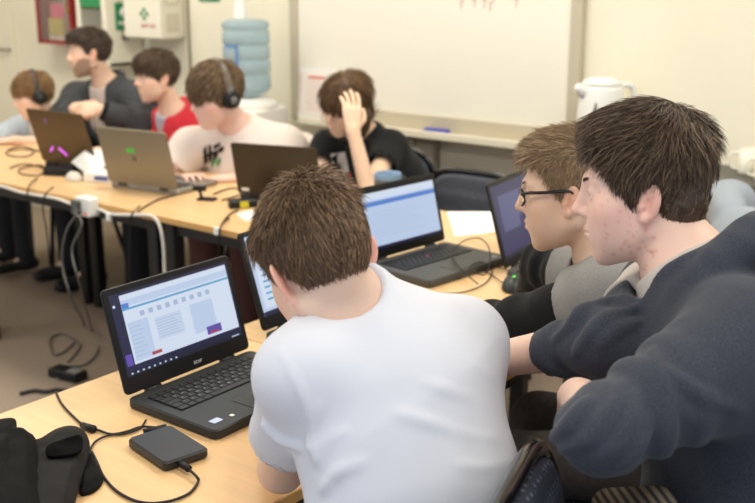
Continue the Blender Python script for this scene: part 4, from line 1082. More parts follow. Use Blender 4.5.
# ---- the boy in the white T-shirt, seen from behind
H1 = Head(P(323, 268, 1.45), V3(-.38, -.38, .84), V3(-.42, .89, .15), .91)
J1 = dict(headbase=H1.w(0, -.02, -.04), shL=P(302, 374, 1.40), shR=P(462, 340, 1.55),
          elL=A(-1.045, 1.095, .775), wrL=A(-1.235, 1.285, .785), elR=A(-.94, 1.31, .82), wrR=A(-1.16, 1.40, .78))
J1['spine'] = [A(-.69, .97, .56), P(415, 482, 1.44), P(397, 392, 1.47), P(356, 316, 1.475)]
legs(J1, (-.9, .43, 0), (.43, .9, 0), .34, .08, .0, .50)
t1 = thing('person', 'person in a plain white T-shirt seen from behind, bent over a black laptop', 'person', (J1['spine'][0][0], J1['spine'][0][1], 0)); o1 = tuple(t1.location)
lo, hi = bounds(J1)
def ex1(L, c, mix):
    y, z = L[:, 1], L[:, 2]; ax = np.abs(L[:, 0])
    mix(.75*(ax > .066)*np.exp(-((y+.02)**2+z**2)/.04**2), (.86, .42, .34))
    mix(.28*np.clip((-.02-y)/.03, 0, 1)*np.clip((z+.105)/.03, 0, 1)*np.clip((.0-z)/.04, 0, 1)*(ax < .065), (.42, .27, .19))
V1 = person(J1, H1, M_skin, None, lo, hi, .006, .0026, hands=[dict(w=J1['wrL'], d=(-.7, .66, -.12), n=(0, 0, 1), side=1, s=.92, curl=.55),
            dict(w=J1['wrR'], d=(-.95, .3, -.12), n=(0, 0, 1), side=-1, s=.92, curl=.5)], build=.9, neckr=.046, hk=dict(flare=.80))
V1.build('body', M_skin, t1, o1, skin_col(H1, (.80, .56, .44), ex1))
G = top(J1, lo, hi, .0055, .93, .014, (.64, None), (.056, .060, .05, .05), (.068, .062), sh_r=.060, low=.06, nh=.040,
        folds=((.004, 2.2, .75, .35, 1.0), (.003, 2, .8, .4, 0), None, None))
nd = unit(J1['headbase']-J1['spine'][3])
ring(G, J1['spine'][3]+nd*.034, nd, .060, .056, J1['shR']-J1['shL'], .0065, .010)
for pix, r in (([(316, 462), (326, 444), (346, 432)], .0040), ([(308, 452), (314, 430), (318, 405)], .0038), ([(516, 438), (495, 440), (465, 436), (425, 422), (395, 414)], .0046),
               ([(513, 412), (490, 408), (450, 392), (420, 384)], .0036), ([(512, 462), (485, 468), (455, 466)], .0036), ([(322, 492), (338, 472), (366, 462)], .0036), ([(300, 448), (280, 440), (262, 424)], .0034), ([(508, 385), (490, 378), (470, 366)], .0030)):
    G.ridge(pix, r, .012, .55)
G.ridge([(278, 350), (292, 372), (304, 400), (310, 432)], .0035, .008, .1)
G.put(lambda x, y, z: .0014*waves(x, y, z, 42, 5)+.0007*waves(x, y, z, 95, 8), lo, hi, 0, 'd')
G.build('t_shirt', M_tee, t1, o1)
trousers(J1, lo, hi, .010, M_trouser, t1, o1, .92); shoes(J1, M_shoe, t1, o1, .95)
def flow1(p):
    c = np.array((.012, -.062, .118)); d = p-c
    ang = np.arctan2(d[:, 1], d[:, 0]); r = np.linalg.norm(d, axis=1)[:, None]
    sw = np.c_[-np.sin(ang), np.cos(ang), 0*ang]
    out = d/(r+1e-6)+.55*sw*np.exp(-(r/.06)**2)+np.array((0, 0, -.35))
    top_ = np.clip((p[:, 2]-.06)/.03, 0, 1)[:, None]*np.clip((p[:, 1]+.03)/.05, 0, 1)[:, None]
    return out*(1-.6*top_)+top_*np.array((-.35, .8, .15))
st1 = dict(t=(.005, .007, .009), front=.112, lumps=[((0, .045, .090), (.056, .052, .032)), ((.0, -.045, .085), (.055, .052, .040))], k=.03,
           line=[(0, .088), (30, .08), (50, .05), (64, .015), (76, -.02), (84, .02), (98, .026), (110, -.012), (122, -.042), (140, -.062), (180, -.058)],
           col=(.155, .093, .054), tipcol=(.35, .22, .125), tipshare=.35, n=9000, rad=.00062, flow=flow1, jit=.22, seed=3, hug=.95,
           len=lambda p: np.where(p[:, 2] > .07, .028, .018)+.006*(p[:, 1] > .03), lift=lambda p: np.where(p[:, 2] > .075, .32, .07)+.35*np.exp(-((p[:, 0]-.02)**2+(p[:, 1]+.06)**2+(p[:, 2]-.115)**2)/.035**2))
hair(H1, st1, M_hair, t1, o1)
eyes(H1, M_white_eye, t1, o1); brows(H1, M_brow, t1, o1, None, 40)

# ---- the young man in the charcoal hoodie
H2 = Head(P(644, 196, 1.56), V3(-.972, -.09, .22), V3(.04, .97, -.20), .905)
J2 = dict(headbase=H2.w(0, -.025, -.05), shL=P(748, 352, 1.36), shR=P(664, 296, 1.70), elL=P(602, 432, 1.26), wrL=P(578, 396, 1.46),
          elR=P(606, 342, 1.53), wrR=P(480, 362, 1.72))
J2['spine'] = [A(-.22, 1.02, .56), P(760, 520, 1.50), P(738, 395, 1.50), P(692, 276, 1.54)]
legs(J2, (-.45, .89, 0), (.89, .45, 0), .40, .10, .05, .52)
t2 = thing('person', 'person in a charcoal hooded top with pushed-up sleeves, seen in profile', 'person', (J2['spine'][0][0], J2['spine'][0][1], 0)); o2 = tuple(t2.location)
lo, hi = bounds(J2)
spots = [(.0, 0, 0)]
gs = np.random.default_rng(11)
sp2 = np.c_[np.full(46, -.06), gs.uniform(-.015, .075, 46), gs.uniform(-.085, .04, 46)]
sp2b = np.c_[np.full(14, -.045), gs.uniform(-.06, .03, 14), gs.uniform(-.14, -.08, 14)]
def ex2(L, c, mix):
    for i, q in enumerate(np.r_[sp2, sp2b]):
        r = .0016+.0022*((i*7) % 5)/5
        m = (L[:, 0] < -.015)
        d = (L[:, 1]-q[1])**2+(L[:, 2]-q[2])**2
        mix(.55*np.exp(-d/r**2)*m, (.60, .22, .20))
    mix(.30*np.exp(-((L[:, 1]-.035)**2+(L[:, 2]+.03)**2)/.035**2)*(L[:, 1] < .08), (.78, .42, .38))
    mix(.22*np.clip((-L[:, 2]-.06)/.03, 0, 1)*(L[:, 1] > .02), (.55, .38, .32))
V2 = person(J2, H2, M_skin, None, lo, hi, .006, .0022, hands=[dict(w=J2['wrL'], d=V3(.25, -.35, .8), n=V3(-.2, .9, .4), side=1, curl=.6),
            dict(w=J2['wrR'], d=(-.55, .70, -.45), n=(0, .3, 1), side=-1, curl=.5)], build=1.0, neckr=.058, hk=dict(open_=.0032, nose=.95))
V2.build('body', M_skin, t2, o2, skin_col(H2, (.83, .56, .46), ex2, blush=.55))
nd = unit(J2['headbase']-J2['spine'][3]); rt2 = J2['shR']-J2['shL']; f2 = unit(np.cross((0, 0, 1), rt2))
G = top(J2, lo, hi, .0042, 1.03, .024, ((1, .10), (1, .46)), ((.092, .050, .045, .043), (.060, .050, .046, .031)), (.092, .084), sh_r=.064, low=.05, neckcut=False,
        folds=((.006, 4.5, .80, .32, .4), (.006, 4, .85, .35, 0), (.003, 2.4, .05, .35, 1.2), (.005, 4, .2, .4, 0)))
N = J2['spine'][3]
fr = unit(H2.f-nd*np.dot(H2.f, nd)); sd = np.cross(fr, nd)
# hood folded down behind the neck, open collar in front
for a, r0, k in ((-150, .026, .02), (0, 0, 0)):
    pass
hp = []
for i in range(15):
    a = math.radians(-128+256*i/14); rr = .082+.026*(1+math.cos(a))*.5
    hp.append(N-nd*.026-fr*rr*math.cos(a)*1.05+sd*rr*math.sin(a)*1.0+nd*(.022+.010*math.cos(a)-.035*(1-math.cos(a))*.5))
for i in range(14):
    w = lambda j: .013+.019*(.5+.5*math.cos(math.radians(-128+256*j/14)))
    G.cone(hp[i], hp[i+1], w(i), w(i+1), .018)
hq = [N-nd*.04-fr*(.115+.01*math.cos(a))+sd*.11*math.sin(a)-nd*(.01+.03*(1-math.cos(a))) for a in np.linspace(-1.3, 1.3, 9)]
for i in range(8): G.cone(hq[i], hq[i+1], .034, .034, .022)
hq = [N-nd*.05-fr*.135+sd*.085*math.sin(a)-nd*(.055+.05*math.cos(a)) for a in np.linspace(-1.4, 1.4, 9)]
for i in range(8): G.cone(hq[i], hq[i+1], .030, .030, .02)
G.cone(N-nd*.03-fr*0.0, N+nd*.10, .066, .074, .010, 's')
G.cone(N-nd*.03+fr*.02, N+nd*.10+fr*.02, .066, .076, .010, 's')
for pix, r in (([(560, 452), (590, 440), (612, 412), (622, 385)], .011), ([(585, 462), (612, 448), (632, 420), (636, 395)], .010), ([(552, 440), (572, 425), (590, 400)], .010),
               ([(615, 468), (640, 445), (650, 415)], .008), ([(556, 340), (572, 325), (585, 310), (612, 300)], .009), ([(575, 355), (590, 335), (610, 318), (640, 306)], .010),
               ([(690, 420), (660, 380), (655, 350)], .008), ([(742, 410), (700, 395), (668, 372)], .007), ([(600, 345), (618, 330), (640, 322)], .009)):
    G.ridge(pix, r*.75, .012, .45)
G.put(lambda x, y, z: .0020*waves(x, y, z, 48, 15)+.0016*np.abs(waves(x, y, z, 80, 18)), lo, hi, 0, 'd')
hood = G.build('hooded_top', M_hoodie, t2, o2)
G = top(J2, lo, hi, .006, 1.03, .016, (.5, None), (.066, .06, .05, .05), (.078, .072), sh_r=.060, low=.05)
ring(G, N+nd*.010, nd, .067, .062, rt2, .006, .01)
G.build('t_shirt', mat('oatmeal_cotton', S(196, 188, 182), .9), t2, o2)
W_ = P(628, 512, 1.40); SV = Vol(W_-.15, W_+.15, .006)
SV.etube(W_+A(-.05, .06, -.05), W_+A(.05, -.02, .03), A(0, 0, 1), (.04, .03), (.03, .025), .02)
m_ = mat('striped_cotton', S(150, 132, 104), .9); nt_ = m_.node_tree; wv = nt_.nodes.new('ShaderNodeTexWave'); wv.inputs['Scale'].default_value = 34; wv.bands_direction = 'DIAGONAL'
tc_ = nt_.nodes.new('ShaderNodeTexCoord'); rp = nt_.nodes.new('ShaderNodeValToRGB'); rp.color_ramp.elements[0].color = (*S(52, 46, 42), 1); rp.color_ramp.elements[1].color = (*S(128, 114, 92), 1); rp.color_ramp.elements[0].position = .35; rp.color_ramp.elements[1].position = .55
nt_.links.new(tc_.outputs['Object'], wv.inputs['Vector']); nt_.links.new(wv.outputs['Fac'], rp.inputs[0]); nt_.links.new(rp.outputs[0], nt_.nodes['Principled BSDF'].inputs['Base Color'])
tag(SV.build('shirt_tail', m_, t2, o2), 'striped shirt tail')
trousers(J2, lo, hi, .010, M_trouser, t2, o2, 1.0); shoes(J2, M_shoe, t2, o2, 1.0)
def flow2(p):
    c = np.array((.010, -.055, .120)); d = p-c; d = d/(np.linalg.norm(d, axis=1)[:, None]+1e-6)
    w = np.clip((p[:, 1]+.035)/.07, 0, 1)[:, None]*np.clip((p[:, 2]-.02)/.05, 0, 1)[:, None]
    side = np.sign(p[:, 0])[:, None]
    sweep = np.c_[side[:, 0]*.10, np.full(len(p), .92), np.where(p[:, 2] > .09, .05, -.45)]
    dn = np.array((0, .15, -1.0))
    lowr = np.clip((.07-p[:, 2])/.06, 0, 1)[:, None]*(1-w)
    return (d+np.array((0, 0, -.2)))*(1-w)*(1-.7*lowr)+sweep*w+dn*lowr*.8
st2 = dict(t=(.008, .003, .024), k=.035, front=.104, over=.010, lumps=[((0, .034, .104), (.058, .052, .036)), ((0, -.038, .095), (.06, .05, .042)), ((0, -.056, -.022), (.060, .036, .062))],
           line=[(0, .080), (22, .076), (38, .060), (50, .036), (58, .012), (66, -.010), (76, -.014), (84, .026), (97, .030), (108, -.012), (122, -.046), (140, -.066), (180, -.076)],
           col=(.080, .050, .033), tipcol=(.24, .16, .10), tipshare=.30, n=11000, rad=.00062, flow=flow2, jit=.17, seed=5, hug=1.0,
           len=lambda p: np.where(p[:, 2] > .06, .050, .028), lift=lambda p: np.where(p[:, 2] > .085, .16, .025)+.08*(p[:, 1] > .04))
hair(H2, st2, M_hair, t2, o2)
eyes(H2, M_white_eye, t2, o2); brows(H2, M_brow, t2, o2, None, 90)

# ---- the boy with glasses behind him
H3 = Head(P(571, 195, 2.10), V3(-.96, -.10, .25), V3(-.04, .97, -.20), .97)
J3 = dict(headbase=H3.w(0, -.025, -.05), shL=P(612, 300, 2.0), shR=P(588, 278, 2.30), elL=P(500, 332, 2.16), wrL=P(440, 338, 2.28),
          elR=P(549, 266, 2.44), wrR=P(530, 304, 2.52))
N3 = P(606, 262, 2.12)
J3['spine'] = [N3*A(1, 1, 0)+A(.16, .08, .56), N3*A(1, 1, 0)+A(.13, .07, .74), N3*A(1, 1, 0)+A(.07, .03, .90), N3]
legs(J3, (-.88, -.2, 0), (-.2, .88, 0), .38, .10, .05, .52)
t3 = thing('person', 'person with short fair hair, glasses and a grey top with black sleeves', 'person', (J3['spine'][0][0], J3['spine'][0][1], 0)); o3 = tuple(t3.location)
lo, hi = bounds(J3)
V3_ = person(J3, H3, M_skin, None, lo, hi, .007, .0028, hands=[dict(w=J3['wrL'], d=(-.9, -.2, -.2), n=(0, 0, 1), side=1, s=.9, curl=.4),
             dict(w=J3['wrR'], d=(-.9, -.3, -.15), n=(0, 0, 1), side=-1, s=.9, curl=.5)], build=.9, neckr=.048, hk=dict(open_=.0046, nose=.9, soft=.5))
V3_.build('body', M_skin, t3, o3, skin_col(H3, (.76, .52, .38), None, blush=.4))
nd = unit(J3['headbase']-N3); rt3 = J3['shR']-J3['shL']
G = top(J3, lo, hi, .006, .93, .022, (.34, None), (.082, .080, .06, .06), (.084, .078), sh_r=.066, low=.05, hollow=False, folds=((.005, 3, .2, .4, 0), None, None, None))
fr3 = unit(H3.f-nd*np.dot(H3.f, nd)); sd3 = np.cross(fr3, nd)
hp = [N3-fr3*(.09*math.cos(a))+sd3*.09*math.sin(a)+nd*(.012-.02*(1-math.cos(a))) for a in np.linspace(-2.3, 2.3, 13)]
for i in range(12): G.cone(hp[i], hp[i+1], .024, .024, .02)
G.put(lambda x, y, z: .004*waves(x, y, z, 40, 25)+.0015*waves(x, y, z, 100, 28), lo, hi, 0, 'd')
G.build('hooded_top', M_grey_jersey, t3, o3)
G = top(J3, lo, hi, .006, .9, .02, (1, .92), (.066, .062, .058, .046), (.08, .07), body=False, neckcut=False, folds=((.006, 3.2, .85, .4, .7), (.006, 3, .85, .4, 0), (.006, 2.5, .1, .4, 0), (.005, 3, .1, .4, 0)))
hp = [N3+nd*.012-fr3*(.064*math.cos(a))+sd3*.064*math.sin(a) for a in np.linspace(-2.6, 2.6, 13)]
for i in range(12): G.cone(hp[i], hp[i+1], .017, .017, .012)
G.put(lambda x, y, z: .003*waves(x, y, z, 45, 35), lo, hi, 0, 'd')
tag(G.build('sleeves', M_black_jersey, t3, o3), 'black sleeves and collar')
trousers(J3, lo, hi, .009, M_khaki, t3, o3, .92); shoes(J3, M_shoe, t3, o3, .95)
def flow3(p):
    c = np.array((0, -.06, .115)); d = p-c; d = d/(np.linalg.norm(d, axis=1)[:, None]+1e-6)
    t_ = np.clip((p[:, 2]-.07)/.03, 0, 1)[:, None]
    return (d+np.array((0, 0, -.5)))*(1-t_)+t_*(np.array((.1, .8, .35))+.3*d)
st3 = dict(t=(.005, .007, .014), k=.03, lumps=[((0, .036, .098), (.058, .048, .032))],
           line=[(0, .080), (30, .074), (48, .052), (60, .030), (68, -.006), (80, -.02), (87, .02), (100, .03), (112, -.01), (128, -.035), (180, -.05)],
           col=(.30, .20, .115), tipcol=(.48, .34, .20), tipshare=.4, n=6500, rad=.0006, flow=flow3, jit=.2, seed=8, hug=.9,
           len=lambda p: np.where(p[:, 2] > .075, .026, .012), lift=lambda p: np.where(p[:, 2] > .075, .4, .12))
hair(H3, st3, M_hair, t3, o3)
eyes(H3, M_white_eye, t3, o3); brows(H3, mat('fair_brow', (.14, .085, .045), .6), t3, o3, None, 60)
# ------------------------------------------------------------------ the people along the far table
def decal(V, name, m, parent, origin, quadpx, nx=6, ny=6, off=.003, mask=None):
    """thin patch lying on a garment's surface: quadpx = corners TL, TR, BR, BL"""
    tl, tr, br, bl = [np.array(q, float) for q in quadpx]; vs = []
    for j in range(ny+1):
        for i in range(nx+1):
            u, v = i/nx, j/ny
            p = (tl*(1-u)+tr*u)*(1-v)+(bl*(1-u)+br*u)*v
            h = V.hit(*p, 3.0, 6)
            vs.append(None if h is None else h-ray(*p)*off-np.array(origin))
    fs = []
    for j in range(ny):
        for i in range(nx):
            q = [j*(nx+1)+i, j*(nx+1)+i+1, (j+1)*(nx+1)+i+1, (j+1)*(nx+1)+i]
            if all(vs[k] is not None for k in q) and max(np.linalg.norm(np.subtract(vs[q[a_]], vs[q[(a_+1) % 4]])) for a_ in range(4)) < .06: fs.append(q[::-1])
    vs = [(0, 0, 0) if v is None else v for v in vs]
    return MB().raw(vs, fs, True).build(name, m, parent)
def headset(H, label, m_band, mic=False, r=.086):
    e = thing('headphones', label, 'headphones', tuple(H.c)); M = H.M() @ Matrix.Scale(H.s, 4)
    tilt = -.12
    pts = [Vector((r*1.0*math.cos(a), -.012+tilt*.0-.02*math.sin(a), .018+(.122)*math.sin(a)+.0)) for a in np.linspace(-.12, PI+.12, 22)]
    MB().tube(pts, [.0075]*22, 8, M=M, flat=1.0).tube([p+Vector((0, .008, -.002)) for p in pts], .0065, 8, M=M).tube([p+Vector((0, -.008, -.002)) for p in pts], .0065, 8, M=M).build('headband', m_band, e)
    for sx in (-1, 1):
        Mc = M @ Matrix.Translation((sx*.083, -.014, -.002)) @ Matrix.Rotation(sx*PI/2, 4, 'Y')
        MB().lathe([(.030, -.006), (.036, -.002), (.037, .008), (.034, .020), (.022, .025), (.001, .026)], 20, M=Mc).build('ear_cup', M_black, e)
        MB().lathe([(.036, -.016), (.039, -.008), (.037, 0)], 20, M=Mc).build('ear_pad', mat('ear_pad', S(34, 33, 33), .7), e)
        MB().lathe([(.016, .0262), (.012, .028), (.001, .0285)], 14, M=Mc).build('cap_ring', m_band, e)
    if mic: MB().tube(smooth_path([(-.088, .0, -.02), (-.088, .04, -.05), (-.06, .095, -.06)]), .003, 6, M=M).build('microphone_arm', M_black, e)
    return e
def stubble(L, c, mix):
    ax, y, z = np.abs(L[:, 0]), L[:, 1], L[:, 2]
    t_ = np.interp(ax, [0, .02, .035, .055, .075], [-.058, -.050, -.042, -.026, -.006])
    w_ = np.clip((t_-z)/.006, 0, 1)*np.clip((z+.125)/.012, 0, 1)*np.clip((y-.008)/.01, 0, 1)
    w_ = np.maximum(w_, np.exp(-((z+.035)/.005)**2-((ax)/.024)**4)*(y > .07))
    mix(.62*w_, (.10, .062, .045))
def simple(label, H, J, fwd, skin, style, hands, b=1.0, soft=.4, hk=None, blush=.5, kn=.40, ex=None):
    s = J['spine']; fwd = A(fwd[0], fwd[1], 0); sd = A(fwd[1], -fwd[0], 0)
    legs(J, fwd, sd, kn, .09, .0, .50); J['headbase'] = H.w(0, -.025, -.05)
    t = thing('person', label, 'person', (s[0][0], s[0][1], 0)); o = tuple(t.location)
    lo, hi = bounds(J)
    V = person(J, H, M_skin, None, lo, hi, .0075, .0035, hands=hands, build=b, neckr=.050, hk=dict(open_=.004, soft=soft, **(hk or {})))
    V.build('body', M_skin, t, o, skin_col(H, skin, ex, blush=blush))
    hair(H, style, M_hair, t, o, .0035); eyes(H, M_white_eye, t, o); brows(H, M_brow, t, o, None, 40)
    return t, o, lo, hi, V
dnflow = lambda p: np.c_[p[:, 0]*3, p[:, 1]*3-.1, np.full(len(p), -.9)]+(p-np.array((0, -.03, .115)))*8*np.clip((p[:, 2]-.08)/.04, 0, 1)[:, None]
frflow = lambda p: (p-np.array((0, -.05, .118)))/.1+np.array((0, .25, -.35))
FAR = dict(k=.03, flow=frflow, jit=.16, hug=.97, n=3200, rad=.0011, len=lambda p: np.full(len(p), .035), lift=lambda p: np.where(p[:, 2] > .08, .15, .05), over=.02, front=.115)
# girl in black with her hand in her hair
H4 = Head(P(346, 106, 4.14), V3(-.60, -.56, -.56), V3(.05, .85, -.50), .96)
nk = P(364, 136, 4.25)
J = dict(shL=P(391, 146, 4.17), shR=P(327, 146, 4.33), elL=P(369, 193, 3.93), wrL=P(353, 130, 3.93), elR=P(314, 186, 4.22), wrR=P(338, 200, 4.08),
         spine=[A(-2.50, 3.30, .56), A(-2.52, 3.32, .70), nk+A(.03, .06, -.14), nk])
st = dict(FAR, t=(.014, .016, .016), line=[(0, .030), (25, .028), (45, .015), (60, -.02), (80, -.03), (120, -.06), (180, -.07)], col=(.115, .062, .030), tipcol=(.30, .18, .09), tipshare=.3, n=4200, flow=dnflow, over=.10,
          extra=[((.078, .0, -.035), (.026, .050, .085)), ((-.078, .0, -.035), (.026, .050, .085)), ((0, -.075, -.04), (.080, .040, .085)), ((0, .068, .055), (.060, .026, .034))], len=lambda p: np.where(p[:, 1] > .05, .035, .085), seed=21)
t, o, lo, hi, V = simple('person in a black T-shirt, hand raised to long brown hair, head bowed', H4, J, (-.1, -.99), (.80, .56, .40), st,
    [dict(w=J['wrL'], d=V3(-.06, 1, .16), n=V3(.35, .16, -.93), side=1, s=.98, curl=.36, spread=.05), dict(w=J['wrR'], d=V3(.7, -.2, -.3), n=(0, 0, 1), side=-1, s=.9)], .92)
G = top(J, lo, hi, .007, .95, .015, (.50, None), (.062, .066, .05, .05), (.080, .072), sh_r=.060, low=.05)
G.put(lambda x, y, z: .003*waves(x, y, z, 40, 45), lo, hi, 0, 'd')
ts = G.build('t_shirt', M_black_jersey, t, o)
for q in (((330, 154), (345, 152), (349, 172), (335, 175)),):
    d_ = decal(G, 'print', mat('pale_print', S(222, 214, 206), .8), ts, o, q, 4, 4); 
d_ = decal(G, 'print', mat('red_orange_print', S(190, 74, 52), .8), ts, o, ((348, 173), (351, 173), (351, 181), (348, 181)), 2, 3)
trousers(J, lo, hi, .012, M_trouser, t, o, .92); shoes(J, M_shoe, t, o, .95)
# headphone wearer in a white printed T-shirt
H5 = Head(P(216, 97, 4.2), V3(-.74, -.40, -.52), V3(-.10, .9, -.40), 1.02)
nk = P(238, 130, 4.32)
J = dict(shL=P(284, 146, 4.34), shR=P(192, 148, 4.40), elL=P(284, 184, 4.26), wrL=P(240, 178, 4.15), elR=P(165, 182, 4.36), wrR=P(186, 184, 4.20),
         spine=[A(-3.04, 3.30, .56), A(-3.05, 3.31, .70), nk+A(.02, .06, -.14), nk])
st = dict(FAR, t=(.016, .018, .018), line=[(0, .034), (30, .026), (50, .010), (68, -.030), (100, -.050), (140, -.070), (180, -.075)], col=(.150, .092, .050), tipcol=(.34, .23, .13), tipshare=.35, flow=frflow, n=3800, seed=22,
          len=lambda p: np.full(len(p), .045), over=.03)
t, o, lo, hi, V = simple('person in a white printed T-shirt and headphones, typing on the silver laptop', H5, J, (0, -1), (.82, .55, .45), st,
    [dict(w=J['wrL'], d=V3(-1, -.05, -.10), n=(0, 0, 1), side=1, s=1.0, curl=.35), dict(w=J['wrR'], d=V3(.35, .25, -.8), n=(0, 0, 1), side=-1, s=1.0, curl=.4)], 1.15, .9, blush=1.0)
G = top(J, lo, hi, .007, 1.22, .02, (.62, None), (.080, .084, .05, .05), (.086, .078), sh_r=.066, low=.05)
G.put(lambda x, y, z: .005*waves(x, y, z, 32, 55), lo, hi, 0, 'd')
ts = G.build('t_shirt', mat('off_white_cotton', S(226, 213, 204), .9), t, o)
mk = mat('black_print', S(34, 34, 36), .8)
for q in (((203, 150), (206, 145), (208, 162), (204, 165)), ((208, 146), (211, 144), (212, 160), (209, 163)), ((213, 146), (220, 142), (220, 146), (214, 150)), ((213, 152), (219, 149), (217, 158), (213, 162)), ((219, 148), (224, 146), (223, 151), (219, 153)), ((203, 156), (214, 151), (214, 154), (203, 159))):
    decal(G, 'print', mk, ts, o, q, 2, 3)
mg = mat('green_print', S(60, 150, 80), .7)
for q in (((211, 163), (214, 158), (216, 160), (212, 168)), ((216, 162), (220, 157), (221, 160), (217, 167))): decal(G, 'print', mg, ts, o, q, 2, 3)
trousers(J, lo, hi, .012, mat('maroon_cloth', S(92, 58, 52), .9), t, o, 1.15); shoes(J, M_shoe, t, o, 1.0)
headset(H5, 'grey-banded headphones on the person in the white printed T-shirt', mat('headband_grey', S(120, 118, 114), .4), r=.094)
# red hooded top
H6 = Head(P(157, 78, 4.75), V3(-.80, -.24, -.53), V3(-.02, .95, -.3), .93)
nk = P(174, 114, 4.86)
J = dict(shL=P(208, 130, 4.86), shR=P(150, 126, 4.98), elL=P(212, 165, 4.78), wrL=P(186, 172, 4.6), elR=P(140, 158, 4.86), wrR=P(112, 150, 4.72),
         spine=[A(-3.62, 3.40, .56), A(-3.63, 3.40, .72), nk+A(.02, .06, -.14), nk])
st = dict(FAR, t=(.010, .012, .016), line=[(0, .052), (28, .046), (48, .030), (62, -.004), (76, -.016), (86, .028), (100, .032), (114, -.02), (130, -.05), (180, -.06)], col=(.085, .052, .032), tipcol=(.2, .13, .08), seed=23, lumps=[((0, .04, .09), (.062, .055, .038))])
t, o, lo, hi, V = simple('person with short brown hair in a red hooded top, looking down', H6, J, (0, -1), (.84, .58, .44), st,
    [dict(w=J['wrR'], d=V3(-1, -.05, -.15), n=(0, 0, 1), side=-1, s=.95, curl=.4), dict(w=J['wrL'], d=V3(-.9, -.1, -.3), n=(0, 0, 1), side=1, s=.9)], .95)
G = top(J, lo, hi, .007, .97, .02, (1, .85), (.070, .064, .056, .046), (.090, .082), sh_r=.062, low=.05, folds=((.006, 3, .8, .4, 0),)*4, neckcut=False)
nd = unit(J['headbase']-nk); fr6 = unit(H6.f-nd*np.dot(H6.f, nd)); sd6 = np.cross(fr6, nd)
hp = [nk-fr6*.09*math.cos(a)+sd6*.085*math.sin(a)+nd*(.012-.02*(1-math.cos(a))) for a in np.linspace(-2.3, 2.3, 13)]
for i in range(12): G.cone(hp[i], hp[i+1], .022, .022, .02)
G.cone(nk-nd*.01, nk+nd*.1, .056, .062, .008, 's'); G.cone(nk+fr6*.07+nd*.02, nk+fr6*.12-nd*.16, .040, .012, .01, 's')
G.put(lambda x, y, z: .004*waves(x, y, z, 40, 65), lo, hi, 0, 'd')
G.build('hooded_top', mat('red_jersey', S(206, 44, 58), .9, sheen=.2), t, o)
G = top(J, lo, hi, .007, .95, .008, (.4, None), (.06, .06, .05, .05), (.074, .068), sh_r=.055, low=.03)
G.build('shirt', mat('pale_blue_shirt', S(186, 190, 200), .9), t, o)
trousers(J, lo, hi, .012, M_trouser, t, o, .95); shoes(J, M_shoe, t, o, .95)
# bearded man in a dark jacket, hands clasped
H7 = Head(P(90, 55, 5.05), V3(-.90, -.16, -.36), V3(-.05, .97, -.2), .94)
nk = P(107, 86, 5.14)
J = dict(shL=P(139, 98, 5.06), shR=P(78, 99, 5.32), elL=P(143, 125, 4.92), wrL=P(101, 110, 4.84), elR=P(62, 120, 5.12), wrR=P(76, 108, 4.97),
         spine=[A(-4.24, 3.50, .58), A(-4.26, 3.50, .76), nk+A(.02, .05, -.16), nk])
st = dict(FAR, t=(.006, .010, .014), line=[(0, .084), (28, .078), (46, .056), (58, .030), (68, -.012), (80, -.03), (87, .022), (100, .03), (113, -.012), (130, -.045), (180, -.055)], col=(.060, .040, .028), tipcol=(.16, .11, .075), seed=24,
          lumps=[((0, .045, .098), (.056, .050, .036))], len=lambda p: np.where(p[:, 2] > .07, .035, .015))
t, o, lo, hi, V = simple('bearded person in a dark grey jacket and pale shirt, hands clasped', H7, J, (-.2, -.98), (.80, .54, .40), st,
    [dict(w=J['wrL'], d=V3(-.93, -.02, .1), n=V3(.05, .35, -.93), side=1, s=1.0, curl=.62), dict(w=J['wrR'], d=V3(.55, -.1, -.75), n=V3(-.55, .6, -.4), side=-1, s=1.0, curl=.6)], 1.02, .2, ex=stubble)
G = top(J, lo, hi, .007, 1.06, .03, (1, .88), (.080, .070, .064, .050), (.094, .086), sh_r=.070, low=.05, folds=((.006, 3, .85, .4, 0), (.006, 3, .8, .4, 1), (.006, 3, .1, .4, 2), (.006, 3, .1, .4, 0)), neckcut=False)
nd = unit(J['headbase']-nk); fr7 = unit(H7.f-nd*np.dot(H7.f, nd)); sd7 = np.cross(fr7, nd)
hp = [nk-fr7*.085*math.cos(a)+sd7*.085*math.sin(a)+nd*(.020-.01*(1-math.cos(a))) for a in np.linspace(-2.2, 2.2, 13)]
for i in range(12): G.cone(hp[i], hp[i+1], .020, .020, .012)
tf = unit(np.cross(A(0, 0, 1), J['shR']-J['shL'])*-1)
if np.dot(tf, A(-.2, -1, 0)) < 0: tf = -tf
G.cone(nk-nd*.01, nk+nd*.1, .062, .068, .008, 's'); G.cone(nk+tf*.10+nd*.03, nk+tf*.20-A(0, 0, .5), .080, .110, .012, 's')
G.put(lambda x, y, z: .004*waves(x, y, z, 36, 75), lo, hi, 0, 'd')
G.build('jacket', mat('dark_grey_twill', S(58, 60, 64), .75, noise=(70, .2, 3, (1, 1, 1))), t, o)
G = top(J, lo, hi, .007, 1.0, .012, (.4, None), (.06, .06, .05, .05), (.076, .070), sh_r=.055, low=.05)
G.build('shirt', mat('pale_shirt', S(222, 208, 198), .9), t, o)
for q, c in (('L', .98),):
    w0 = J['el'+q]+(J['wr'+q]-J['el'+q])*.84; w1 = J['el'+q]+(J['wr'+q]-J['el'+q])*.99
    K = Vol(np.minimum(w0, w1)-.08, np.maximum(w0, w1)+.08, .006); d = unit(w1-w0); K.cone(w0, w1, .050, .044, .004, cut=[(w1, d), (w0, -d)]); K.build('cuff', M_black_jersey, t, o)
trousers(J, lo, hi, .012, M_trouser, t, o, 1.0); shoes(J, M_shoe, t, o, 1.0)
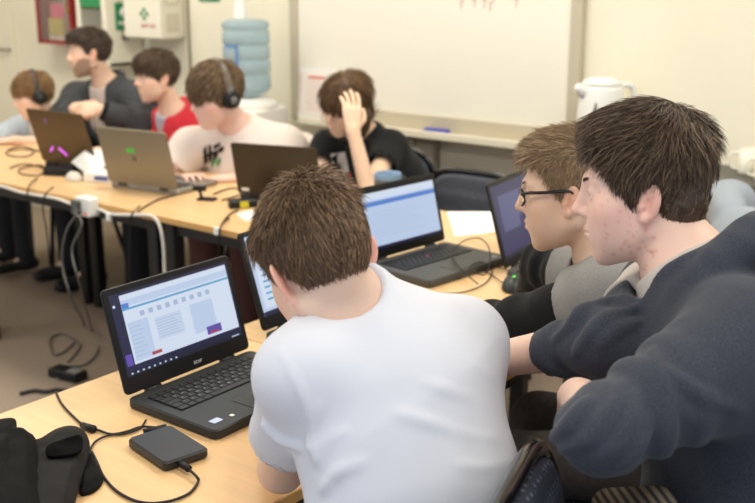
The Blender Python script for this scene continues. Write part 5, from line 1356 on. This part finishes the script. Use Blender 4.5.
# child with headphones
H8 = Head(P(34, 97, 5.1), V3(-.85, -.36, -.40), V3(-.08, .95, -.25), .90)
nk = P(47, 121, 5.18)
J = dict(shL=P(66, 130, 5.14), shR=P(20, 129, 5.26), elL=P(52, 143, 5.08), wrL=P(14, 140, 5.00), elR=P(-8, 142, 5.16), wrR=P(-30, 146, 5.0),
         spine=[A(-4.72, 3.36, .54), A(-4.72, 3.36, .66), nk+A(.02, .05, -.11), nk])
st = dict(FAR, t=(.012, .014, .016), line=[(0, .045), (30, .040), (48, .020), (62, -.02), (80, -.03), (100, -.035), (130, -.055), (180, -.06)], col=(.26, .145, .062), tipcol=(.45, .28, .14), tipshare=.4, seed=25)
t, o, lo, hi, V = simple('child in a pale blue-grey top with black headphones and light brown hair', H8, J, (-.2, -.98), (.84, .58, .44), st,
    [dict(w=J['wrL'], d=V3(-1, -.1, 0), n=(0, 0, 1), side=1, s=.8, curl=.3), dict(w=J['wrR'], d=V3(-.9, -.1, -.3), n=(0, 0, 1), side=-1, s=.8)], .78, .9, kn=.32)
G = top(J, lo, hi, .007, .82, .022, (.9, None), (.062, .060, .05, .05), (.078, .072), sh_r=.058, low=.04, neckcut=False)
nd = unit(J['headbase']-nk); fr8 = unit(H8.f-nd*np.dot(H8.f, nd)); sd8 = np.cross(fr8, nd)
hp = [nk-fr8*.075*math.cos(a)+sd8*.075*math.sin(a)+nd*(.012-.015*(1-math.cos(a))) for a in np.linspace(-2.3, 2.3, 13)]
for i in range(12): G.cone(hp[i], hp[i+1], .018, .018, .014)
G.cone(nk-nd*.01, nk+nd*.1, .052, .056, .008, 's'); G.cone(nk+fr8*.065+nd*.02, nk+fr8*.11-nd*.2, .036, .02, .01, 's')
G.put(lambda x, y, z: .004*waves(x, y, z, 40, 85), lo, hi, 0, 'd')
G.build('jacket', mat('pale_blue_jersey', S(176, 186, 196), .9, noise=(60, .1, 3, (1, 1, 1))), t, o)
G = top(J, lo, hi, .007, .80, .010, (.4, None), (.05, .05, .05, .05), (.066, .062), sh_r=.05, low=.03)
G.build('t_shirt', mat('white_print_cotton', S(212, 206, 196), .9, noise=(30, .3, 2, (1, 1, 1))), t, o)
trousers(J, lo, hi, .012, M_trouser, t, o, .8); shoes(J, M_shoe, t, o, .85)
headset(H8, 'black headphones with grey trim on the child', mat('headband_black', S(52, 50, 50), .4), r=.090)
# glasses on the boy
e = thing('eyeglasses', 'black-framed glasses worn by the boy in the grey top', 'glasses', tuple(H3.c)); M = H3.M() @ Matrix.Scale(H3.s, 4)
M_gf = mat('glasses_frame', S(16, 18, 26), .25, spec=.6)
fr_ = MB()
for sx in (-1, 1):
    ring_ = [(sx*(.0335+.0255*math.copysign(abs(math.cos(a))**.6, math.cos(a))), .1025-.010*abs(math.cos(a))**2*(1 if math.cos(a) > 0 else .2)-.004, .0125+.0175*math.copysign(abs(math.sin(a))**.6, math.sin(a))+.002*math.cos(a)) for a in np.linspace(0, 2*PI, 28, endpoint=False)]
    fr_.tube(ring_, .0022, 6, closed=True, M=M)
    MB().raw([Vector(p) for p in ring_]+[Vector(p)+Vector((0, -.0012, 0)) for p in ring_], [list(range(28))[::-1], [28+i for i in range(28)]]+[[i, (i+1) % 28, 28+(i+1) % 28, 28+i] for i in range(28)], False, M).build('lens', M_lens if 'M_lens' in globals() else mat('lens_glass', (.95, .97, .97), .03, trans=.97, ior=1.1), e)
    MB().tube(smooth_path([(sx*.059, .094, .022), (sx*.068, .080, .024), (sx*.077, .045, .022), (sx*.0795, .0, .020), (sx*.079, -.012, .012), (sx*.077, -.022, -.004)], 4), [.0034]*12+[.003]*9, 6, M=M).build('temple_arm', M_gf, e)
fr_.tube(smooth_path([(-.0085, .100, .017), (0, .104, .020), (.0085, .100, .017)], 4), .0022, 6, M=M); fr_.build('frame', M_gf, e)
# pale jacket over the chair behind the man
V = Vol(A(ch[0]-.4, ch[1]-.5, .5), A(ch[0]+.5, ch[1]+.4, 1.2), .01)
cb = A(ch[0]+.05, ch[1]-.1, 0)-fj*.245; ax_ = unit(A(.4, -.9, 0))
V.etube(cb-ax_*.21+A(0, 0, .84), cb+ax_*.21+A(0, 0, .82), A(0, 0, 1), (.045, .05), (.05, .05), .03)
V.etube(cb-ax_*.17+A(.0, 0, .885), cb+ax_*.02+A(0, 0, .885), A(0, 0, 1), (.045, .055), (.04, .05), .04)
V.etube(cb-ax_*.18+A(.03, .02, .62), cb-ax_*.18+A(.03, .02, .86), ax_, (.06, .05), (.08, .06), .05); V.etube(cb+ax_*.15+A(.04, .02, .60), cb+ax_*.15+A(.03, .02, .86), ax_, (.07, .05), (.08, .06), .05)
V.put(lambda x, y, z: .010*waves(x, y, z, 28, 95), A(-3, 0, 0), A(3, 5, 2), 0, 'd')
j_ = V.build('jacket', mat('pale_blue_grey_cloth', S(150, 158, 168), .9)); tag(j_, 'pale blue-grey jacket bunched over a chair back behind the man\'s neck', 'jacket')
sc = bpy.context.scene
sc.view_settings.view_transform = 'Standard'; sc.view_settings.look = 'None'; sc.view_settings.gamma = 1; sc.view_settings.exposure = 0.0
w = bpy.data.worlds.new('world'); sc.world = w; w.use_nodes = True
bg = w.node_tree.nodes['Background']; bg.inputs[0].default_value = (.82, .90, 1, 1); bg.inputs[1].default_value = WORLD
